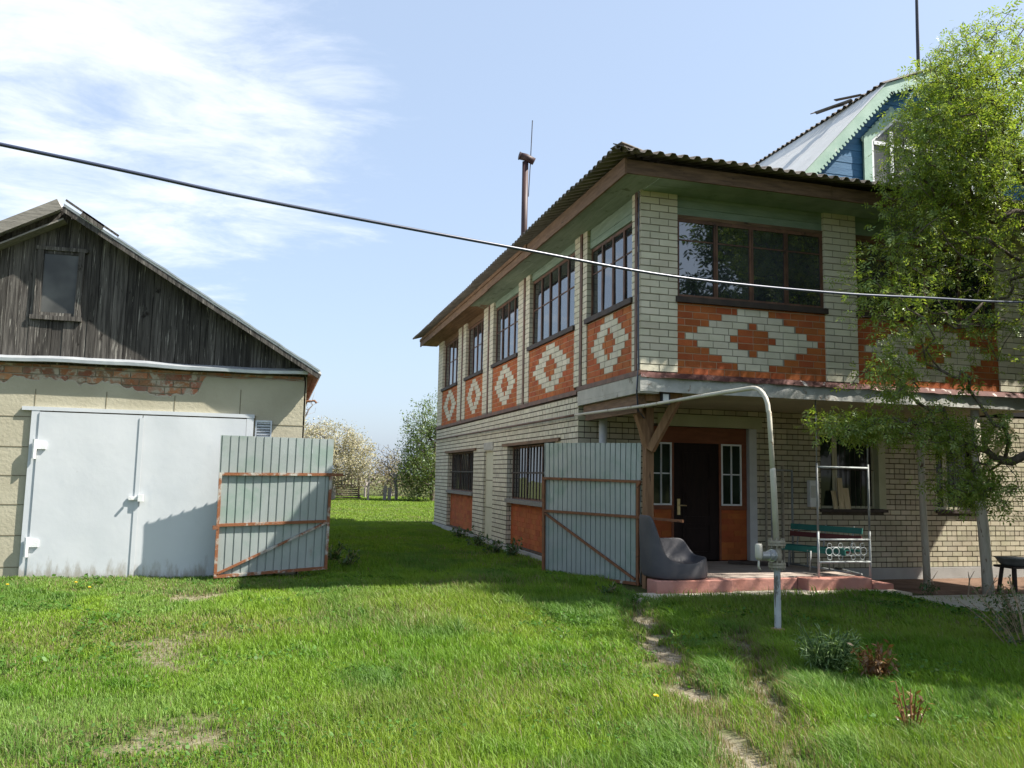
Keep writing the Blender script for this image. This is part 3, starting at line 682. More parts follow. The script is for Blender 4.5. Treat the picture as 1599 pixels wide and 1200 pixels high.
def window(axis, plane, u0, u1, z0, z1, lights, tz, parent, depth=0.07, fw=0.055, mw=0.036, frame=None, sill=None, name='window', bars=0, transom_dark=True, split=None, glass='window_glass'):
    mb = MB(); fr = frame or mat['frame_brown']
    wbox(mb, axis, plane, u0, u0 + fw, z0, z1, -depth - 0.06, -depth); wbox(mb, axis, plane, u1 - fw, u1, z0, z1, -depth - 0.06, -depth)
    wbox(mb, axis, plane, u0 + fw, u1 - fw, z1 - fw, z1, -depth - 0.06, -depth - 0.002); wbox(mb, axis, plane, u0 + fw, u1 - fw, z0, z0 + fw, -depth - 0.06, -depth - 0.002)
    iu0, iu1 = u0 + fw, u1 - fw
    for i in range(1, lights):
        c = iu0 + (iu1 - iu0) * (split[i - 1] if split else i / lights)
        wbox(mb, axis, plane, c - mw, c - 0.004, z0 + fw, z1 - fw, -depth - 0.055, -depth + 0.002)
        wbox(mb, axis, plane, c + 0.006, c + mw, z0 + fw, z1 - fw, -depth - 0.055, -depth - 0.001)
    if tz:
        for t in (tz if isinstance(tz, (list, tuple)) else [tz]):
            wbox(mb, axis, plane, iu0, iu1, t - 0.012, t + 0.012, -depth - 0.05, -depth - 0.010)
    w = mb.build(name, fr, parent)
    g = MB(); edges = [iu0 + (iu1 - iu0) * ((split[i - 1] if split else i / lights) if 0 < i < lights else (0 if i == 0 else 1)) for i in range(lights + 1)]
    for a, b in zip(edges[:-1], edges[1:]):
        # every light hangs a touch out of true, so reflections break from one to the next
        t1, t2 = random.uniform(-.004, .004), random.uniform(-.006, .006)
        za, zb = z0 + fw * 0.8, z1 - fw * 0.8
        dd = -depth - 0.020
        g.add([place(axis, plane, a, za, dd + t1), place(axis, plane, b, za, dd + t2), place(axis, plane, b, zb, dd - t1), place(axis, plane, a, zb, dd - t2)], [(0, 1, 2, 3) if axis == 'x' else (3, 2, 1, 0)])
    g.build('pane', mat[glass], w)
    if bars:
        b = MB()
        for i in range(bars):
            c = iu0 + (iu1 - iu0) * (i + 0.5) / bars
            wbox(b, axis, plane, c - 0.014, c + 0.014, z0 + 0.03, z1 - 0.03, -depth + 0.01, -depth + 0.03)
        zc = (z0 + z1) / 2
        wbox(b, axis, plane, iu0, iu1, zc - 0.018, zc + 0.018, -depth + 0.032, -depth + 0.045)
        b.build('grille', mat['dark_bar'], w)
    if sill:
        s = MB(); wbox(s, axis, plane, u0 - 0.03, u1 + 0.03, z0 - 0.085, z0 + 0.004, -depth - 0.05, 0.05)
        s.build('sill', sill, w)
    return w

# ------------------------------------------------------------------ the brick house
X0, YF, YL, YE, XE = 5.35, 11.70, 14.43, 28.50, 17.0
Z1, ZS = 3.20, 6.16
house = thing('brick_house', 'two storey brick house with diamond patterned verandah, blue gable and open porch', 'house', (X0, YL, -0.2))
PIL_F = [(5.35, 5.97), (8.68, 9.30), (12.24, 12.90)]
PIL_L = [(11.70, 12.02), (14.05, 14.70), (17.65, 18.55), (20.90, 21.95), (24.15, 25.25), (27.70, 28.50)]

# lower storey, left side
lh = [(22.80, 26.35, 0.0, 2.26), (20.62, 21.55, -0.02, 2.24), (15.75, 19.25, 0.0, 2.28)]
mb = MB(); backing(mb, 'y', X0, YL, YE, -0.35, Z1 - 0.1, 0.30, lh, 1)
bricks(mb, 'y', X0, YL - 0.012, YE, -0.02, Z1 - 0.09, 0.0055, lh, jt=0.021, headers=5, zref=-0.02, L=0.215)
for (a, b, c, d) in lh: bricks(mb, 'x', b, X0 + 0.004, X0 + 0.15, max(c, 0), d, 0.004, zref=-0.02, L=0.146)
wbox(mb, 'y', X0, YL, YE, -0.35, -0.03, 0, 0.055, 2)
mb.build('wall', [mat['white_brick'], mat['dark_mortar'], mat['plinth']], house)
# lower storey, front
fh = [(6.78, 8.98, 0.02, 2.60), (10.52, 11.98, 1.00, 2.62), (13.32, 14.5, 1.00, 2.62)]
mb = MB(); backing(mb, 'x', YL, X0 + 0.30, XE, -0.55, 3.06, 0.30, fh, 1)
bricks(mb, 'x', YL, X0 - 0.009, XE, -0.10, 3.06, 0.014, fh, headers=6, jt=0.017, zref=-0.10, L=0.252, BH=0.105)
mb.build('wall', [mat['yellow_brick'], mat['dark_mortar']], house)
mb = MB(); wbox(mb, 'x', YL, 9.45, XE, -0.7, -0.105, 0, 0.05); mb.build('plinth', mat['plinth'], house)
# infill of the left openings
for (a, b, ztop, zs_) in ((22.80, 26.35, 2.26, 1.10), (15.75, 19.25, 2.28, 1.05)):
    mb = MB(); wbox(mb, 'y', X0, a, b, -0.05, zs_ - 0.09, -0.24, -0.12, 1)
    bricks(mb, 'y', X0 + 0.12, a, b, 0.0, zs_ - 0.09, 0.008, jt=0.008)
    mb.build('brick_panel', [mat['red_brick'], mat['red_brick']], house)
    window('y', X0, a, b, zs_, ztop, 3, None, house, depth=0.13, bars=15, sill=mat['grey_plank'])
    mb = MB(); wbox(mb, 'y', X0, a - 0.35, b + 0.35, ztop + 0.005, ztop + 0.075, -0.05, 0.055); mb.build('lintel', mat['brown_wood'], house)
mb = MB(); wbox(mb, 'y', X0, 20.62, 21.55, -0.02, 2.24, -0.22, -0.05)
for z in (0.75, 1.45): wbox(mb, 'y', X0, 20.66, 21.51, z, z + 0.025, -0.05, -0.044, 1)
wbox(mb, 'y', X0, 20.60, 21.57, 2.245, 2.44, -0.10, 0.022, 2)
mb.build('panelled_niche', [mat['cream_panel'], mat['groove'], mat['slab']], house)

# strip, slab and porch ceiling
mb = MB(); wbox(mb, 'y', X0, YL + 0.02, YE + 0.02, Z1 - 0.085, Z1, -0.1, 0.04); wbox(mb, 'y', X0, YF - 0.03, YL + 0.02, Z1 - 0.03, Z1 + 0.05, -0.1, 0.038)
mb.build('band', mat['frame_brown'], house)
mb = MB(); mb.box(X0 - 0.03, 13.2, YF - 0.02, YL - 0.02, 2.98, Z1 - 0.035, 0)
mb.box(X0 - 0.028, X0 + 0.3, YF - 0.018, YL - 0.02, 2.90, 2.979, 0)
mb.build('balcony_slab', mat['slab'], house)
mb = MB()
n = 60
for i in range(n):       # dented tin edging of the slab
    a, b = 5.32 + i * (13.22 - 5.32) / n, 5.32 + (i + 1) * (13.22 - 5.32) / n
    f = lambda u, k: YF - 0.035 - 0.040 * (float(vnoise(u * 6, k, 1.0)) - 0.3)
    mb.add([(a, f(a, 0), 2.925), (b, f(b, 0), 2.925), (b, f(b, 3), 3.05), (a, f(a, 3), 3.05), (a, f(a, 5) + .01, 3.17), (b, f(b, 5) + .01, 3.17)], [(0, 1, 2, 3), (3, 2, 5, 4)])
mb.build('slab_edging', mat['slab_tin'], house, smooth=True)
mb = MB()
for i in range(n):
    a, b = 5.33 + i * (13.22 - 5.33) / n, 5.33 + (i + 1) * (13.22 - 5.33) / n
    f = lambda u: 0.02 * (float(vnoise(u * 7, 9, 1.0)) - 0.5); g = lambda u: 0.05 * float(vnoise(u * 4, 19, 1.0))
    mb.add([(a, YF - 0.052 - g(a), 3.135 + f(a)), (b, YF - 0.052 - g(b), 3.135 + f(b)), (b, YF - 0.03 + f(b), 3.225 + f(b)), (a, YF - 0.03 + f(a), 3.225 + f(a)), (a, YF + .02, 3.235), (b, YF + .02, 3.235)], [(0, 1, 2, 3), (3, 2, 5, 4)])
mb.build('flashing', mat['red_flashing'], house, smooth=True)
mb = MB(); mb.box(X0 + 0.3, 13.2, YF + 0.05, YL - 0.03, 2.945, 2.979); mb.build('porch_ceiling', mat['ceiling_paint'], house)

# upper storey: pillars
def pier(axis, plane, u0, u1, z0, z1, d0=0.0, skip=None):
    mb = MB(); wbox(mb, axis, plane, u0, u1, z0, z1, -0.26, 0.0, 1)
    bricks(mb, axis, plane, u0 - (0.009 if axis == 'x' and u0 < 5.4 else 0), u1, z0, z1, 0.012, holes=skip or (), zref=3.22)
    return mb
for i, (a, b) in enumerate(PIL_F):
    mb = MB(); wbox(mb, 'x', YF, a + (0.262 if i == 0 else 0), b, 3.24, ZS + 0.02, -0.26, 0.0, 1)
    bricks(mb, 'x', YF, a - (0.009 if i == 0 else 0), b, 3.24, ZS + 0.02, 0.012, jt=0.015, zref=3.24, L=(b - a) / 2 + 0.005)
    if i:   # side cheeks towards the windows
        bricks(mb, 'y', a, YF, YF + 0.1, 3.24, ZS + 0.02, 0.004, zref=3.24)
    mb.build('pillar', [mat['white_brick'], mat['grey_mortar']], house)
for i, (a, b) in enumerate(PIL_L):
    mb = MB(); m_ = a + (b - a) * 0.42
    if i == 0: gap = (a + 0.10, a + 0.20)
    elif i == 5: gap = None
    else: gap = (m_ - 0.065, m_ + 0.065)
    z0 = 3.26 if a < YL else Z1 + 0.01
    wbox(mb, 'y', X0, a + (0.0 if i else 0.0), b, z0, ZS + 0.02, -0.26, 0.0, 1)
    for (p, q) in (((a - (0.012 if i == 0 else 0), gap[0]), (gap[1], b)) if gap else ((a, b),)):
        if q - p > 0.05: bricks(mb, 'y', X0, p, q, z0, ZS + 0.02, 0.012 if i == 0 else 0.006, jt=0.016, zref=3.24, L=BL_)
    if gap: wbox(mb, 'y', X0, gap[0] + 0.008, gap[1] - 0.008, z0, ZS + 0.02, 0.0, 0.024, 2)
    # cheek that faces the viewer
    if i: bricks(mb, 'x', a, X0, X0 + 0.1, z0, ZS + 0.02, 0.004, zref=3.24)
    mb.build('pillar', [mat['white_brick'], mat['grey_mortar'], mat['frame_brown']], house)
for (a, b) in zip(PIL_F[:-1], PIL_F[1:]):
    u0, u1 = a[1], b[0]
    diamond_panel('x', YF + 0.02, u0, u1, 3.23, 4.37, house)
    window('x', YF, u0, u1, 4.45, 5.74, 4, 5.39, house, depth=0.035, sill=mat['dark_bar'])
    mb = MB()
    for k in range(3): wbox(mb, 'x', YF, u0 + .002, u1 - .002, 5.80 + k * 0.125, 5.80 + k * 0.125 + 0.121, -0.12, -0.05 + 0.004 * (k % 2))
    wbox(mb, 'x', YF, u0 + .002, u1 - .002, 5.742, 5.797, -0.12, -0.03, 1)
    mb.build('frieze', [mat['green_board'], mat['brown_wood_x']], house)
for i, (a, b) in enumerate(zip(PIL_L[:-1], PIL_L[1:])):
    u0, u1 = a[1], b[0]
    diamond_panel('y', X0 + 0.02, u0, u1, Z1 + 0.045 if i == 0 else Z1 + 0.01, 4.37, house)
    window('y', X0, u0, u1, 4.45, 5.76 if i == 0 else 5.95, 4 if i != 1 else 5, 5.28, house, depth=0.08, sill=mat['dark_bar'])
    mb = MB()
    z = 5.77 if i == 0 else 5.955
    for k in range(3 if i == 0 else 2): wbox(mb, 'y', X0, u0 + .002, u1 - .002, z + k * 0.125, min(z + k * 0.125 + 0.121, ZS), -0.12, -0.05 + 0.004 * (k % 2))
    mb.build('frieze', mat['green_board'] if i < 3 else mat['brown_wood'], house)
# dark inner core behind the windows
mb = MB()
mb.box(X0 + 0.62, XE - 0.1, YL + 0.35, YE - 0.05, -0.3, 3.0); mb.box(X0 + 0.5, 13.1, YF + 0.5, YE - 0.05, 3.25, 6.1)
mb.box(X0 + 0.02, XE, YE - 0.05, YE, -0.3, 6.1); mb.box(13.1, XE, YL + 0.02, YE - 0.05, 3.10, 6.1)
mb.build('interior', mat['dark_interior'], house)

# door group
mb = MB(); wbox(mb, 'x', YL, 6.95, 9.18, 2.60, 2.83, -0.05, 0.03); mb.build('lintel', mat['lintel_paint'], house)
mb = MB(); wbox(mb, 'x', YL, 8.90, 9.06, 0.06, 2.595, -0.10, 0.02); mb.build('door_jamb', mat['grey_pipe'], house)
mb = MB(); wbox(mb, 'x', YL, 6.72, 6.80, 0.06, 2.595, -0.10, 0.02); mb.build('door_jamb', mat['grey_pipe'], house)
mb = MB(); P_ = YL
wbox(mb, 'x', P_, 6.80, 8.90, 2.29, 2.595, -0.16, -0.09); wbox(mb, 'x', P_, 6.80, 6.85, 1.02, 2.289, -0.16, -0.09); wbox(mb, 'x', P_, 8.79, 8.90, 1.02, 2.289, -0.16, -0.09)
wbox(mb, 'x', P_, 7.29, 7.335, 0.06, 2.289, -0.16, -0.092); wbox(mb, 'x', P_, 8.30, 8.345, 0.06, 2.289, -0.16, -0.092)
wbox(mb, 'x', P_, 6.85, 7.289, 1.02, 1.10, -0.16, -0.09); wbox(mb, 'x', P_, 8.346, 8.789, 1.02, 1.10, -0.16, -0.09)
mb.build('door_surround', mat['door_surround'], house)
for (a, b) in ((6.80, 7.29), (8.346, 8.90)):
    mb = MB(); wbox(mb, 'x', P_, a, b, 0.06, 1.018, -0.18, -0.115, 1); bricks(mb, 'x', P_ + 0.115, a, b, 0.07, 1.015, 0.008, jt=0.008)
    mb.build('brick_panel', [mat['red_brick'], mat['red_brick']], house)
for (a, b) in ((6.85, 7.289), (8.346, 8.789)):
    window('x', P_, a, b, 1.10, 2.289, 2, 1.70, house, depth=0.085, fw=0.032, mw=0.014, frame=mat['white_paint'], name='side_window', glass='porch_glass')
mb = MB(); wbox(mb, 'x', P_, 7.336, 8.299, 0.075, 2.285, -0.17, -0.11)
for (z0, z1) in ((0.20, 0.75), (0.86, 1.45), (1.56, 2.14)):
    for (a, b, c, d) in ((7.52, 8.12, z0, z0 + 0.03), (7.52, 8.12, z1 - 0.03, z1), (7.52, 7.55, z0 + 0.03, z1 - 0.03), (8.09, 8.12, z0 + 0.03, z1 - 0.03)): wbox(mb, 'x', P_, a, b, c, d, -0.11, -0.098)
    wbox(mb, 'x', P_, 7.60, 8.04, z0 + 0.08, z1 - 0.08, -0.11, -0.100)
door = mb.build('door', mat['door_dark'], house)
mb = MB(); wbox(mb, 'x', P_, 7.405, 7.465, 0.92, 1.22, -0.108, -0.088); mb.tube([(7.435, P_ + 0.09, 1.10), (7.435, P_ + 0.045, 1.10), (7.46, P_ + 0.035, 1.10), (7.57, P_ + 0.035, 1.095)], 0.011, 8)
mb.tube([(7.435, P_ + 0.088, 1.00), (7.435, P_ + 0.075, 1.00)], 0.018, 10)
mb.build('handle', mat['brass'], door)
# right-hand porch windows
for (a, b) in ((10.52, 11.98), (13.32, 14.5)):
    mb = MB(); wbox(mb, 'x', YL, a - 0.12, b + 0.28, 2.625, 2.80, -0.05, 0.025); mb.build('lintel', mat['lintel_paint'], house)
    w = window('x', YL, a, b - 0.10, 1.07, 2.60, 2, None, house, depth=0.13, split=[0.30], mw=0.055, fw=0.05, frame=mat['cream_panel'], glass='porch_glass')
    mb = MB(); wbox(mb, 'x', YL, b - 0.098, b + 0.07, 1.07, 2.60, -0.16, 0.02); mb.build('architrave', mat['lintel_paint'], w)
    mb = MB(); wbox(mb, 'x', YL, a - 0.05, b + 0.08, 1.0, 1.06, -0.15, 0.06); mb.build('sill', mat['dark_bar'], w)
    mb = MB()
    for k in range(7):
        c = a + 0.52 + k * 0.12
        mb.tube([(c, YL + 0.09, 1.09), (c, YL + 0.09, 2.58)], 0.007, 6)
    mb.tube([(a + 0.05, YL + 0.075, 1.85), (b - 0.15, YL + 0.075, 1.85)], 0.008, 6)
    mb.build('grille', mat['dark_bar'], w)

# verandah roof
EX, EY, EZ, KR = 4.52, 10.78, 6.36, 0.30
def corr(t, per=0.20, amp=0.034): return amp * max(-0.8, min(0.8, 1.3 * math.sin(2 * math.pi * t / per)))
def roof_slope(axis):
    mb = MB(); st = 0.20 / 10
    if axis == 'y': t0, t1, org, top = EY, YE + 0.75, EX, 4.4
    else: t0, t1, org, top = EX, 18.2, EY, 3.9
    prev = None; n_ = int((t1 - t0) / st)
    for i in range(n_ + 1):
        t = t0 + i * st; run = min(top, max(0.02, t - t0))
        w = corr(t); sag = 0.02 * (float(vnoise(t * 0.8, 3.3, 1.0)) - 0.5) + 0.012 * (float(vnoise(math.floor(t / 1.05), 8.8, 1.0)) - 0.5)
        jit = 0.03 * (float(vnoise(math.floor(t / 1.05) * 3.1, 1.7, 1.0)) - 0.5)
        ps = []
        for r_ in (jit, run):
            z = EZ + KR * max(r_, 0) + w + sag
            ps.append((org + r_, t, z) if axis == 'y' else (t, org + r_, z))
        k = len(mb.v); th = 0.008
        mb.v += [ps[0], ps[1], (ps[0][0], ps[0][1], ps[0][2] - th), (ps[1][0], ps[1][1], ps[1][2] - th)]
        if prev is not None:
            p = prev
            for f in ((p, k, k + 1, p + 1), (p + 2, p + 3, k + 3, k + 2), (p, p + 2, k + 2, k)): mb.f.append(f); mb.mi.append(0)
        prev = k
    return mb
roof_slope('y').build('roof', mat['roof_sheet'], house, smooth=True)
roof_slope('x').build('roof', mat['roof_sheet'], house, smooth=True)
mb = MB()
mb.beam((EX + 0.02, EY + 0.02, EZ + 0.03), (EX + 3.9, EY + 3.9, EZ + 0.05 + KR * 3.9), 0.20, 0.015, roll=0.35); mb.beam((EX + 0.05, EY, EZ + 0.035), (EX + 3.9, EY + 3.86, EZ + 0.06 + KR * 3.9), 0.18, 0.015, roll=-0.35)
mb.build('hip_cap', mat['roof_sheet'], house)
FX, FY = 4.78, 11.04
mb = MB(); y = FY
for ln in (5.2, 3.1, 4.4, 3.7, 1.9):
    o_ = random.uniform(-0.012, 0.012); mb.box(FX, FX + 0.035, y, min(y + ln - 0.008, 29.15), 6.08 + o_, 6.33 + o_); y += ln
mb.box(FX - 0.03, FX - 0.003, FY + 5.0, 29.1, 6.25, 6.335)
mb.build('fascia', mat['brown_wood'], house)
mb = MB(); x = FX + 0.037
for ln in (3.55, 4.1, 3.6, 2.2):
    o_ = random.uniform(-0.012, 0.012); mb.box(x, x + ln - 0.008, FY, FY + 0.035, 6.10 + o_, 6.31 + o_); x += ln
mb.build('fascia', mat['brown_wood_x'], house)
mb = MB(); w_ = (X0 - FX) / 4
for k in range(4): mb.box(FX + 0.037 + k * w_, FX + 0.033 + (k + 1) * w_, FY + 0.04, 29.1, 6.115 + 0.003 * (k % 2), 6.14 + 0.003 * (k % 2))
w_ = (YF - FY) / 4
mb2 = MB()
for k in range(4): mb2.box(X0 + 0.03, 17.8, FY + 0.037 + k * w_, FY + 0.033 + (k + 1) * w_, 6.10 + 0.003 * (k % 2), 6.125 + 0.003 * (k % 2))
mb.build('soffit', mat['soffit'], house)
mb2.build('soffit', mat['green_board'], house)

# main gable
GY, PX = 14.62, 13.62
KX, KZ, BX, BZ, PZ = 12.24, 10.03, 9.35, 7.05, 10.60
def gx(z):      # half width of the gable at height z
    if z < KZ: return PX - (BX + (KX - BX) * (z - BZ) / (KZ - BZ))
    return (PX - KX) * (PZ - z) / (PZ - KZ)
mb = MB(); z = 6.95
while z < PZ - 0.03:
    z1 = min(z + 0.145, PZ - 0.02); a, b = gx(z), max(gx(z1), 0.01); d = 0.006 * (int(z / 0.145) % 2)
    mb.prism([(PX - a, GY - d, z), (PX + a, GY - d, z), (PX + b, GY - d, z1 - 0.006), (PX - b, GY - d, z1 - 0.006)], (0, 0.14, 0)); z += 0.145
mb.build('gable_wall', mat['blue_board'], house)
def rake_line(off_y, t=0.0):
    return [Vector((BX - 0.6, off_y, BZ - 0.62)), Vector((KX - 0.06, off_y, KZ + 0.06)), Vector((PX, off_y, PZ + 0.08)), Vector((2 * PX - KX + 0.06, off_y, KZ + 0.06)), Vector((2 * PX - BX + 0.6, off_y, BZ - 0.62))]
mb = MB(); R_ = rake_line(GY - 0.42)
for p, q in zip(R_[:-1], R_[1:]):
    d = (q - p).normalized(); nrm = Vector((d.z, 0, -d.x))
    if nrm.z > 0: nrm = -nrm
    dy = Vector((0, 0.002 * len(mb.v) / 1000, 0))
    mb.prism([p - d * 0.09 + dy, q + d * 0.09 + dy, q + d * 0.0 + nrm * 0.20 + dy, p + nrm * 0.20 + dy], (0, 0.03, 0))
    L_ = (q - p).length; k = int(L_ / 0.11)
    for i in range(k):
        c = p + d * (i + 0.5) * L_ / k + nrm * 0.20
        mb.prism([c - d * 0.036, c + d * 0.036, c + d * 0.03 + nrm * 0.05, c + nrm * 0.07, c - d * 0.03 + nrm * 0.05], (0, 0.022, 0))
mb.build('bargeboard', mat['mint_trim'], house)
mb = MB(); Ra = rake_line(GY - 0.46); 
for i, (p, q) in enumerate(zip(Ra[:-1], Ra[1:])):
    d = (q - p).normalized(); nrm = Vector((-d.z, 0, d.x)); nrm = nrm if nrm.z > 0 else -nrm
    ext = 0.10
    pp, qq = (p, q + d * 0.0) if i in (0, 3) else ((p - d * ext, q) if i == 1 else (p, q + d * ext))
    lift = nrm * (0.02 if i in (0, 3) else 0.045)
    N_ = int(12.5 / 0.05); prev = None
    for j in range(N_ + 1):
        yy = GY - 0.46 + j * 0.05; wv = nrm * (0.03 * math.sin(2 * math.pi * yy / 0.2))
        if i in (0, 3): wv = nrm * (0.008 * math.sin(2 * math.pi * yy / 0.2))
        a, b = pp + lift + wv, qq + lift + wv; k = len(mb.v)
        mb.v += [(a.x, yy, a.z), (b.x, yy, b.z)]
        if prev is not None: mb.f.append((prev, k, k + 1, prev + 1)); mb.mi.append(0 if i in (0, 3) else 1)
        prev = k
mb.build('gable_roof', [mat['pale_roof'], mat['roof_sheet']], house, smooth=False)
mb = MB()
mb.beam((12.05, 15.4, 10.12), (11.72, 16.1, 10.18), 0.25, 0.02, roll=0.5); mb.beam((12.1, 15.2, 10.15), (11.65, 15.9, 10.08), 0.12, 0.03); mb.beam((12.2, 15.0, 10.2), (11.95, 15.6, 10.30), 0.10, 0.02)
mb.build('loose_sheet', mat['roof_sheet'], house)
# gable window, follows the roof line
def gw(k):   # outline, k = inset
    return [(11.93 + k, GY - 0.05, 7.80 + k), (2 * PX - 11.93 - k, GY - 0.05, 7.80 + k), (2 * PX - 11.93 - k, GY - 0.05, 8.98 - k * 0.3), (14.62 - k * 0.4, GY - 0.05, 9.62 - k), (12.62 + k * 0.4, GY - 0.05, 9.62 - k), (11.93 + k, GY - 0.05, 8.98 - k * 0.3)]
def ring(mb, a, b, dep, mi=0):
    n_ = len(a)
    for i in range(n_):
        j = (i + 1) % n_; mb.prism([a[i], a[j], b[j], b[i]], (0, -dep, 0), mi)
mb = MB(); ring(mb, gw(0.10), gw(0.16), 0.03)
for xx in (12.55, 13.15, 14.09, 14.69): mb.box(xx - 0.04, xx + 0.04, GY - 0.085, GY - 0.05, 7.96, 9.20 if abs(xx - PX) > 0.9 else 9.46)
mb.box(12.1, 15.15, GY - 0.088, GY - 0.052, 8.86, 8.94)
gwin = mb.build('gable_window', mat['white_paint'], house)
mb = MB(); g_ = gw(0.12); mb.add([(p[0], GY - 0.055, p[2]) for p in g_], [tuple(range(6))]); mb.build('pane', mat['attic_glass'], gwin)
mb = MB(); ring(mb, gw(-0.10), gw(0.10), 0.05)
for i in range(9):
    t = i / 8; c = Vector((11.86, GY - 0.052, 8.95)).lerp(Vector((12.58, GY - 0.052, 9.70)), t)
    mb.tube([c, c + Vector((0, -0.03, 0))], 0.075, 10)
mb.box(11.75, 15.5, GY - 0.16, GY - 0.05, 7.62, 7.72)
mb.build('window_casing', mat['mint_trim'], gwin)

# flue and mast
mb = MB(); mb.tube([(6.55, 22.3, 6.6), (6.55, 22.3, 10.62)], 0.090, 16)
flue = mb.build('chimney', mat['chimney_brown'], house, smooth=True)
mb = MB(); mb.tube([(6.78, 22.2, 10.62), (6.55, 22.25, 10.74), (6.38, 22.3, 10.78)], 0.105, 16); mb.tube([(6.38, 22.3, 10.78), (6.36, 22.3, 10.783)], 0.118, 16); mb.build('cowl', mat['chimney_brown'], flue, smooth=True)
mb = MB(); mb.tube([(6.66, 22.3, 9.6), (6.70, 22.3, 10.6), (6.74, 22.3, 11.9)], 0.014, 6); mb.build('rod', mat['black_metal'], flue)

mb = MB(); mb.tube([(13.66, 14.9, 10.4), (13.67, 14.9, 12.0), (13.72, 14.9, 15.5)], [0.042, 0.036, 0.022], 8)
mb.tube([(13.5, 14.9, 12.9), (13.9, 14.9, 12.95)], 0.01, 6)
solo(mb, 'antenna_mast', mat['black_metal'], (13.66, 14.9, 10.4), 'thin dark mast rising from the ridge above the blue gable', 'mast')

# drain pipe, wall pipe, lamp, beam and post under the slab
mb = MB(); mb.tube([(5.73, 14.15, -0.2), (5.73, 14.15, 2.97)], 0.075, 14); mb.build('drain_pipe', mat['grey_pipe'], house, smooth=True)
mb = MB(); mb.tube([(5.62, 13.98, 2.80), (5.60, 11.9, 2.80)], 0.001, 4); mb.v = []; mb.f = []; mb.mi = []
mb.box(5.40, 5.55, 11.9, 14.3, 2.74, 2.895); mb.box(5.42, 5.50, 12.0, 14.25, 2.62, 2.735)
mb.build('eave_beam', mat['brown_wood'], house)
mb = MB(); mb.box(5.73, 5.87, 12.32, 12.46, -0.25, 2.735)
pst = mb.build('porch_post', mat['post_wood'], house, bevel=0.006)
mb = MB(); mb.beam((5.80, 12.30, 2.05), (6.10, 11.90, 2.90), 0.11, 0.12); mb.beam((5.80, 12.34, 2.10), (5.55, 12.30, 2.72), 0.10, 0.14); mb.beam((5.82, 12.46, 2.05), (5.85, 13.0, 2.9), 0.10, 0.12)
mb.box(5.52, 6.14, 11.86, 12.0, 2.80, 2.94); mb.build('brace', mat['post_wood'], pst)
mb = MB(); mb.box(5.72, 5.86, 11.72, 11.80, 2.74, 2.92); lp = mb.build('flood_lamp', mat['black_metal'], house, bevel=0.005)
mb = MB(); mb.box(5.735, 5.83, 11.712, 11.719, 2.765, 2.90); mb.build('lens', mat['white_paint'], lp)
# thin cable that drops down the corner
mb = MB(); mb.tube([(5.318, 11.72, 6.1), (5.315, 11.72, 4.6), (5.318, 11.72, 3.3), (5.30, 11.74, 2.95), (5.42, 11.95, 2.65), (5.70, 12.3, 2.55)], 0.012, 6); mb.build('cable', mat['black_cable'], house)
mb = MB(); mb.tube([(9.62, YL - 0.03, -0.0), (9.62, YL - 0.03, 1.9)], 0.03, 8); mb.tube([(9.25, YL - 0.03, 0.2), (9.25, YL - 0.03, 1.75)], 0.022, 8); mb.build('conduit', mat['dirty_steel'], house)
# meter box by the window
mb = MB(); mb.box(10.18, 10.40, YL - 0.12, YL - 0.014, 1.10, 1.62)
mt = mb.build('meter_box', mat['white_paint'], house, bevel=0.015)
mb = MB(); mb.box(10.20, 10.38, YL - 0.127, YL - 0.121, 1.28, 1.52); mb.tube([(10.29, YL - 0.122, 1.46), (10.29, YL - 0.132, 1.46)], 0.05, 14); mb.build('dial', mat['steel'], mt)

# porch
mb = MB()
mb.box(5.88, 9.42, 12.0, YL - 0.02, -0.4, 0.062, 1); mb.box(5.60, 6.88, 11.64, 11.998, -0.4, 0.066, 0); mb.box(8.22, 9.42, 11.64, 11.998, -0.4, 0.060, 0)
mb.box(9.424, 9.80, 11.60, 12.9, -0.4, -0.03, 0); mb.box(6.884, 8.216, 11.92, 11.996, -0.4, 0.045, 0)
mb.build('porch', [mat['porch_red'], mat['porch_floor']], house, bevel=0.012)

# ------------------------------------------------------------------ garage
GF = 14.55
gar = thing('garage', 'plastered garage with black boarded gable and grey steel doors', 'garage', (0.44, GF, -0.2))
AX, AZ_ = -3.45, 5.69
def gz_roof(x): return AZ_ - (x - AX) * 0.605 if x > AX else AZ_ - (AX - x) * 0.575
# brick core and side/back walls
mb = MB(); mb.box(-7.9, 0.40, GF + 0.03, GF + 0.30, -0.5, 3.22, 1); mb.box(0.14, 0.44, GF + 0.301, 25, -0.5, 3.22, 1); mb.box(-7.9, -7.6, GF + 0.301, 25, -0.5, 3.22, 1); mb.box(-7.6, 0.14, 24.7, 25, -0.5, 3.22, 1)
bricks(mb, 'x', GF + 0.03, -7.9, 0.43, 2.70, 3.20, 0.016, jt=0.016, zref=2.70, L=0.26)
mb.build('wall', [mat['old_brick'], mat['old_mortar']], gar)
